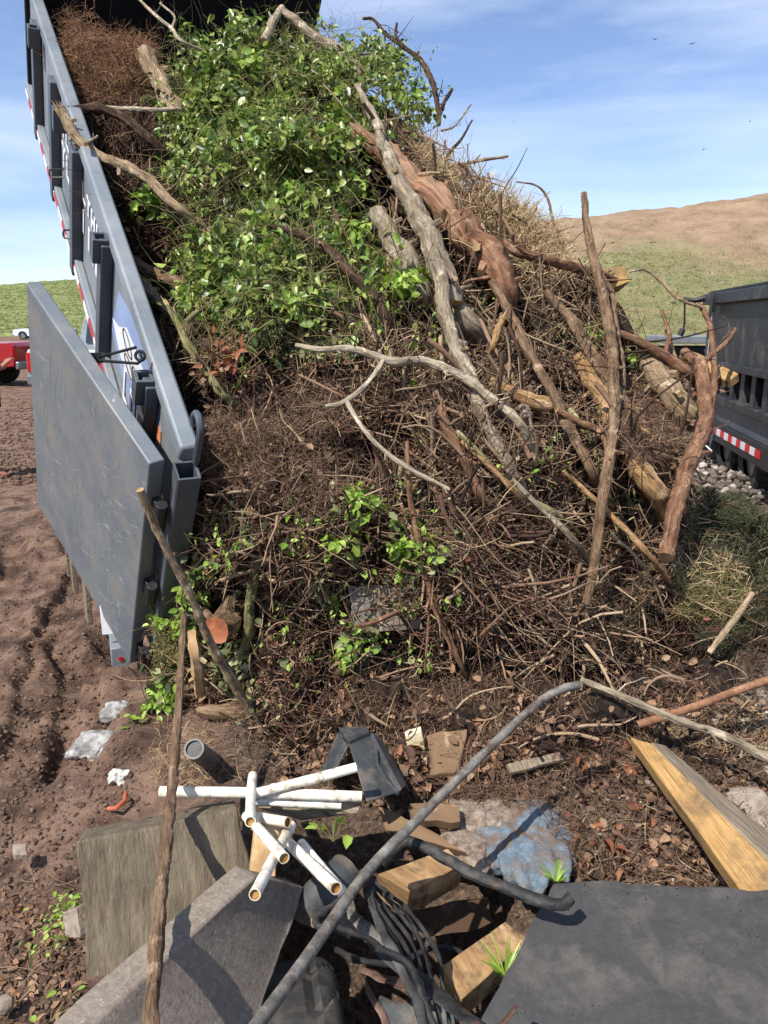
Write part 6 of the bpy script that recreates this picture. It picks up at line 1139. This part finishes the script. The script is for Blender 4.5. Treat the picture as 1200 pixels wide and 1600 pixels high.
pickup('pickup_truck', 'grey pickup behind the raised trailer bed', (-5.5, 17.5, 0), math.radians(83), M['greycar'])

# ------------------------------------------------------------ people (skin modifier bodies)
def person(label, loc, rz, pose='phone', arms=None, shirt=M['navy']):
    o = empty('person', loc, label, 'person', rz=rz)
    J = {'pelvis': (0, 0, .95), 'belly': (0, .0, 1.1), 'chest': (0, 0, 1.32), 'neck': (0, -.01, 1.48), 'head0': (0, .01, 1.56), 'head': (0, .02, 1.66), 'top': (0, .01, 1.74)}
    Rr = {'pelvis': (.16, .11), 'belly': (.145, .10), 'chest': (.165, .115), 'neck': (.055, .055), 'head0': (.07, .08), 'head': (.078, .095), 'top': (.06, .07)}
    E = [('pelvis', 'belly'), ('belly', 'chest'), ('chest', 'neck'), ('neck', 'head0'), ('head0', 'head'), ('head', 'top')]
    A = arms or {1: [(.19, 0, 1.40), (.27, -.05, 1.12), (.16, .2, 1.14), (.10, .28, 1.22)], -1: [(-.19, 0, 1.40), (-.26, -.04, 1.12), (-.14, .2, 1.14), (-.05, .28, 1.22)]}
    for sd in (1, -1):
        s_ = str(sd)
        for nm, c, r in (('sh', A[sd][0], .062), ('el', A[sd][1], .045), ('wr', A[sd][2], .028), ('ha', A[sd][3], .032)): J[nm+s_] = c; Rr[nm+s_] = (r, r*.8 if nm == 'ha' else r)
        for nm, c, r in (('hip', (sd*.09, 0, .88), .095), ('kn', (sd*.12, .03, .50), .062), ('an', (sd*.13, -.02, .10), .042), ('to', (sd*.15, .17, .035), .035)): J[nm+s_] = c; Rr[nm+s_] = (r, r)
        E += [('chest', 'sh'+s_), ('sh'+s_, 'el'+s_), ('el'+s_, 'wr'+s_), ('wr'+s_, 'ha'+s_), ('pelvis', 'hip'+s_), ('hip'+s_, 'kn'+s_), ('kn'+s_, 'an'+s_), ('an'+s_, 'to'+s_)]
        # fingers
        w0 = np.array(A[sd][2]); h0 = np.array(A[sd][3]); d = h0-w0; d /= np.linalg.norm(d); side = np.cross(d, [0, 0, 1]); side /= np.linalg.norm(side); nn = np.cross(side, d)
        for i, (off, ln) in enumerate(((-.028, .060), (-.010, .072), (.009, .068), (.027, .052))):
            a = h0+side*off+d*.02; b = a+d*ln*.5-nn*.008; c_ = b+d*ln*.4-nn*.028
            for k_, p_ in enumerate((a, b, c_)): J[f'f{i}{k_}{s_}'] = tuple(p_); Rr[f'f{i}{k_}{s_}'] = (.0095-.001*k_,)*2
            E += [('ha'+s_, f'f{i}0{s_}'), (f'f{i}0{s_}', f'f{i}1{s_}'), (f'f{i}1{s_}', f'f{i}2{s_}')]
        a = w0+(h0-w0)*.35-side*sd*.035; b = a+d*.04-side*sd*.018
        J['th0'+s_] = tuple(a); J['th1'+s_] = tuple(b); Rr['th0'+s_] = (.012,)*2; Rr['th1'+s_] = (.0095,)*2; E += [('wr'+s_, 'th0'+s_), ('th0'+s_, 'th1'+s_)]
    keys = list(J); me = bpy.data.meshes.new('body'); me.from_pydata([J[k] for k in keys], [(keys.index(a), keys.index(b)) for a, b in E], [])
    bo = bpy.data.objects.new('body', me); C.objects.link(bo); bo.parent = o
    sk = bo.modifiers.new('skin', 'SKIN'); me.skin_vertices or None
    for i, k in enumerate(keys): me.skin_vertices[0].data[i].radius = Rr[k]; me.skin_vertices[0].data[i].use_root = (k == 'pelvis')
    sk.use_smooth_shade = True; sb = bo.modifiers.new('sub', 'SUBSURF'); sb.levels = 1; sb.render_levels = 2; me.materials.append(M['skin'])
    # clothing sleeves, shirt, trousers as separate skins slightly larger
    def cloth(name, ks, es, m, grow):
        mm = bpy.data.meshes.new(name); mm.from_pydata([J[k] if isinstance(k, str) else k[0] for k in ks], [(ks.index(a), ks.index(b)) for a, b in es], [])
        co = bpy.data.objects.new(name, mm); C.objects.link(co); co.parent = o; s_ = co.modifiers.new('skin', 'SKIN'); 
        for i, k in enumerate(ks):
            r = Rr[k] if isinstance(k, str) else k[1]; mm.skin_vertices[0].data[i].radius = (r[0]+grow, r[1]+grow); mm.skin_vertices[0].data[i].use_root = (i == 0)
        s_.use_smooth_shade = True; b_ = co.modifiers.new('sub', 'SUBSURF'); b_.levels = 1; b_.render_levels = 2; mm.materials.append(m)
    mid = lambda a, b, t: tuple(np.array(J[a])*(1-t)+np.array(J[b])*t)
    s1, s2 = (mid('sh1', 'el1', .75), (.055, .055)), (mid('sh-1', 'el-1', .75), (.055, .055))
    cloth('shirt', ['belly', 'pelvis', 'chest', 'sh1', 'sh-1', s1, s2], [('pelvis', 'belly'), ('belly', 'chest'), ('chest', 'sh1'), ('chest', 'sh-1'), ('sh1', s1), ('sh-1', s2)], shirt, .018)
    cloth('trousers', ['pelvis', 'hip1', 'hip-1', 'kn1', 'kn-1', 'an1', 'an-1'], [('pelvis', 'hip1'), ('pelvis', 'hip-1'), ('hip1', 'kn1'), ('hip-1', 'kn-1'), ('kn1', 'an1'), ('kn-1', 'an-1')], M['trouser'], .02)
    hb_ = bmesh.new(); bmesh.ops.create_icosphere(hb_, subdivisions=4, radius=1)
    for v in hb_.verts:
        c_ = np.array(v.co[:])*np.array([.095, .112, .115]); k_ = 1 if (c_[2] > -.01 and c_[1] < .06) or c_[2] > .05 else .5; v.co = tuple(c_*k_+np.array([0, 0, 1.68]))
    mh = bpy.data.meshes.new('hair'); hb_.to_mesh(mh); hb_.free(); mh.materials.append(M['hair']); ho = bpy.data.objects.new('hair', mh); C.objects.link(ho); ho.parent = o
    mb = MB(); mb.tube([(0, .105, 1.665), (0, .125, 1.64)], [.008, .014], 8); mb.build('nose', M['skin'], o)
    for sd in (-1, 1):
        mb = MB(); mb.tube([(sd*.03, .093, 1.67), (sd*.03, .102, 1.67)], .009, 10); mb.build('eye', M['white'], o); mb = MB(); mb.tube([(sd*.085, 0, 1.68), (sd*.092, 0, 1.63)], [.018, .012], 8); mb.build('ear', M['skin'], o)
    mb = MB(); mb.tube([(-.025, .098, 1.605), (.025, .098, 1.605)], .005, 6); mb.build('mouth', M['lamp_red'], o)
    return o
pl_ = P(-13, 740, 8.0); person('person in navy shirt standing at the left frame edge, only an arm in view', (pl_[0]-.02, 8.0, 0.0), math.radians(-60))

# ------------------------------------------------------------ birds
for i, (lb, px, py, s_, rz) in enumerate((('lower of the two birds at the upper right', 1081, 69, 1.0, .8), ('upper of the two birds at the upper right', 1024, 62, .8, 1.6), ('single bird in the mid sky near the right edge', 1099, 234, .7, .3), ('bird nearest the right frame edge', 1172, 190, .6, 2.2), ('faintest bird left of the mid sky', 803, 191, .5, 1.1))):
    s_ *= .55; c = P(px, py, 70); o = empty('bird', tuple(c), lb, 'bird', 'birds circling in the sky', rz)
    mb = MB(); mb.tube([(-.22*s_, 0, 0), (-.1*s_, 0, .02), (.1*s_, 0, .02), (.22*s_, 0, .03)], [.02*s_, .07*s_, .06*s_, .015*s_], 8); mb.build('body', M['bird'], o)
    for sd in (-1, 1):
        mb = MB(); mb.add([(.1*s_, sd*.03, .02), (.12*s_, sd*.35*s_, .14*s_), (-.02*s_, sd*.62*s_, .10*s_), (-.08*s_, sd*.33*s_, .12*s_), (-.1*s_, sd*.03, .02), (.1*s_, sd*.03, .035), (.12*s_, sd*.35*s_, .155*s_), (-.02*s_, sd*.62*s_, .11*s_), (-.08*s_, sd*.33*s_, .135*s_), (-.1*s_, sd*.03, .035)], [(0, 1, 3, 4), (1, 2, 3), (9, 8, 6, 5), (8, 7, 6)]); mb.build('wing', M['bird'], o)
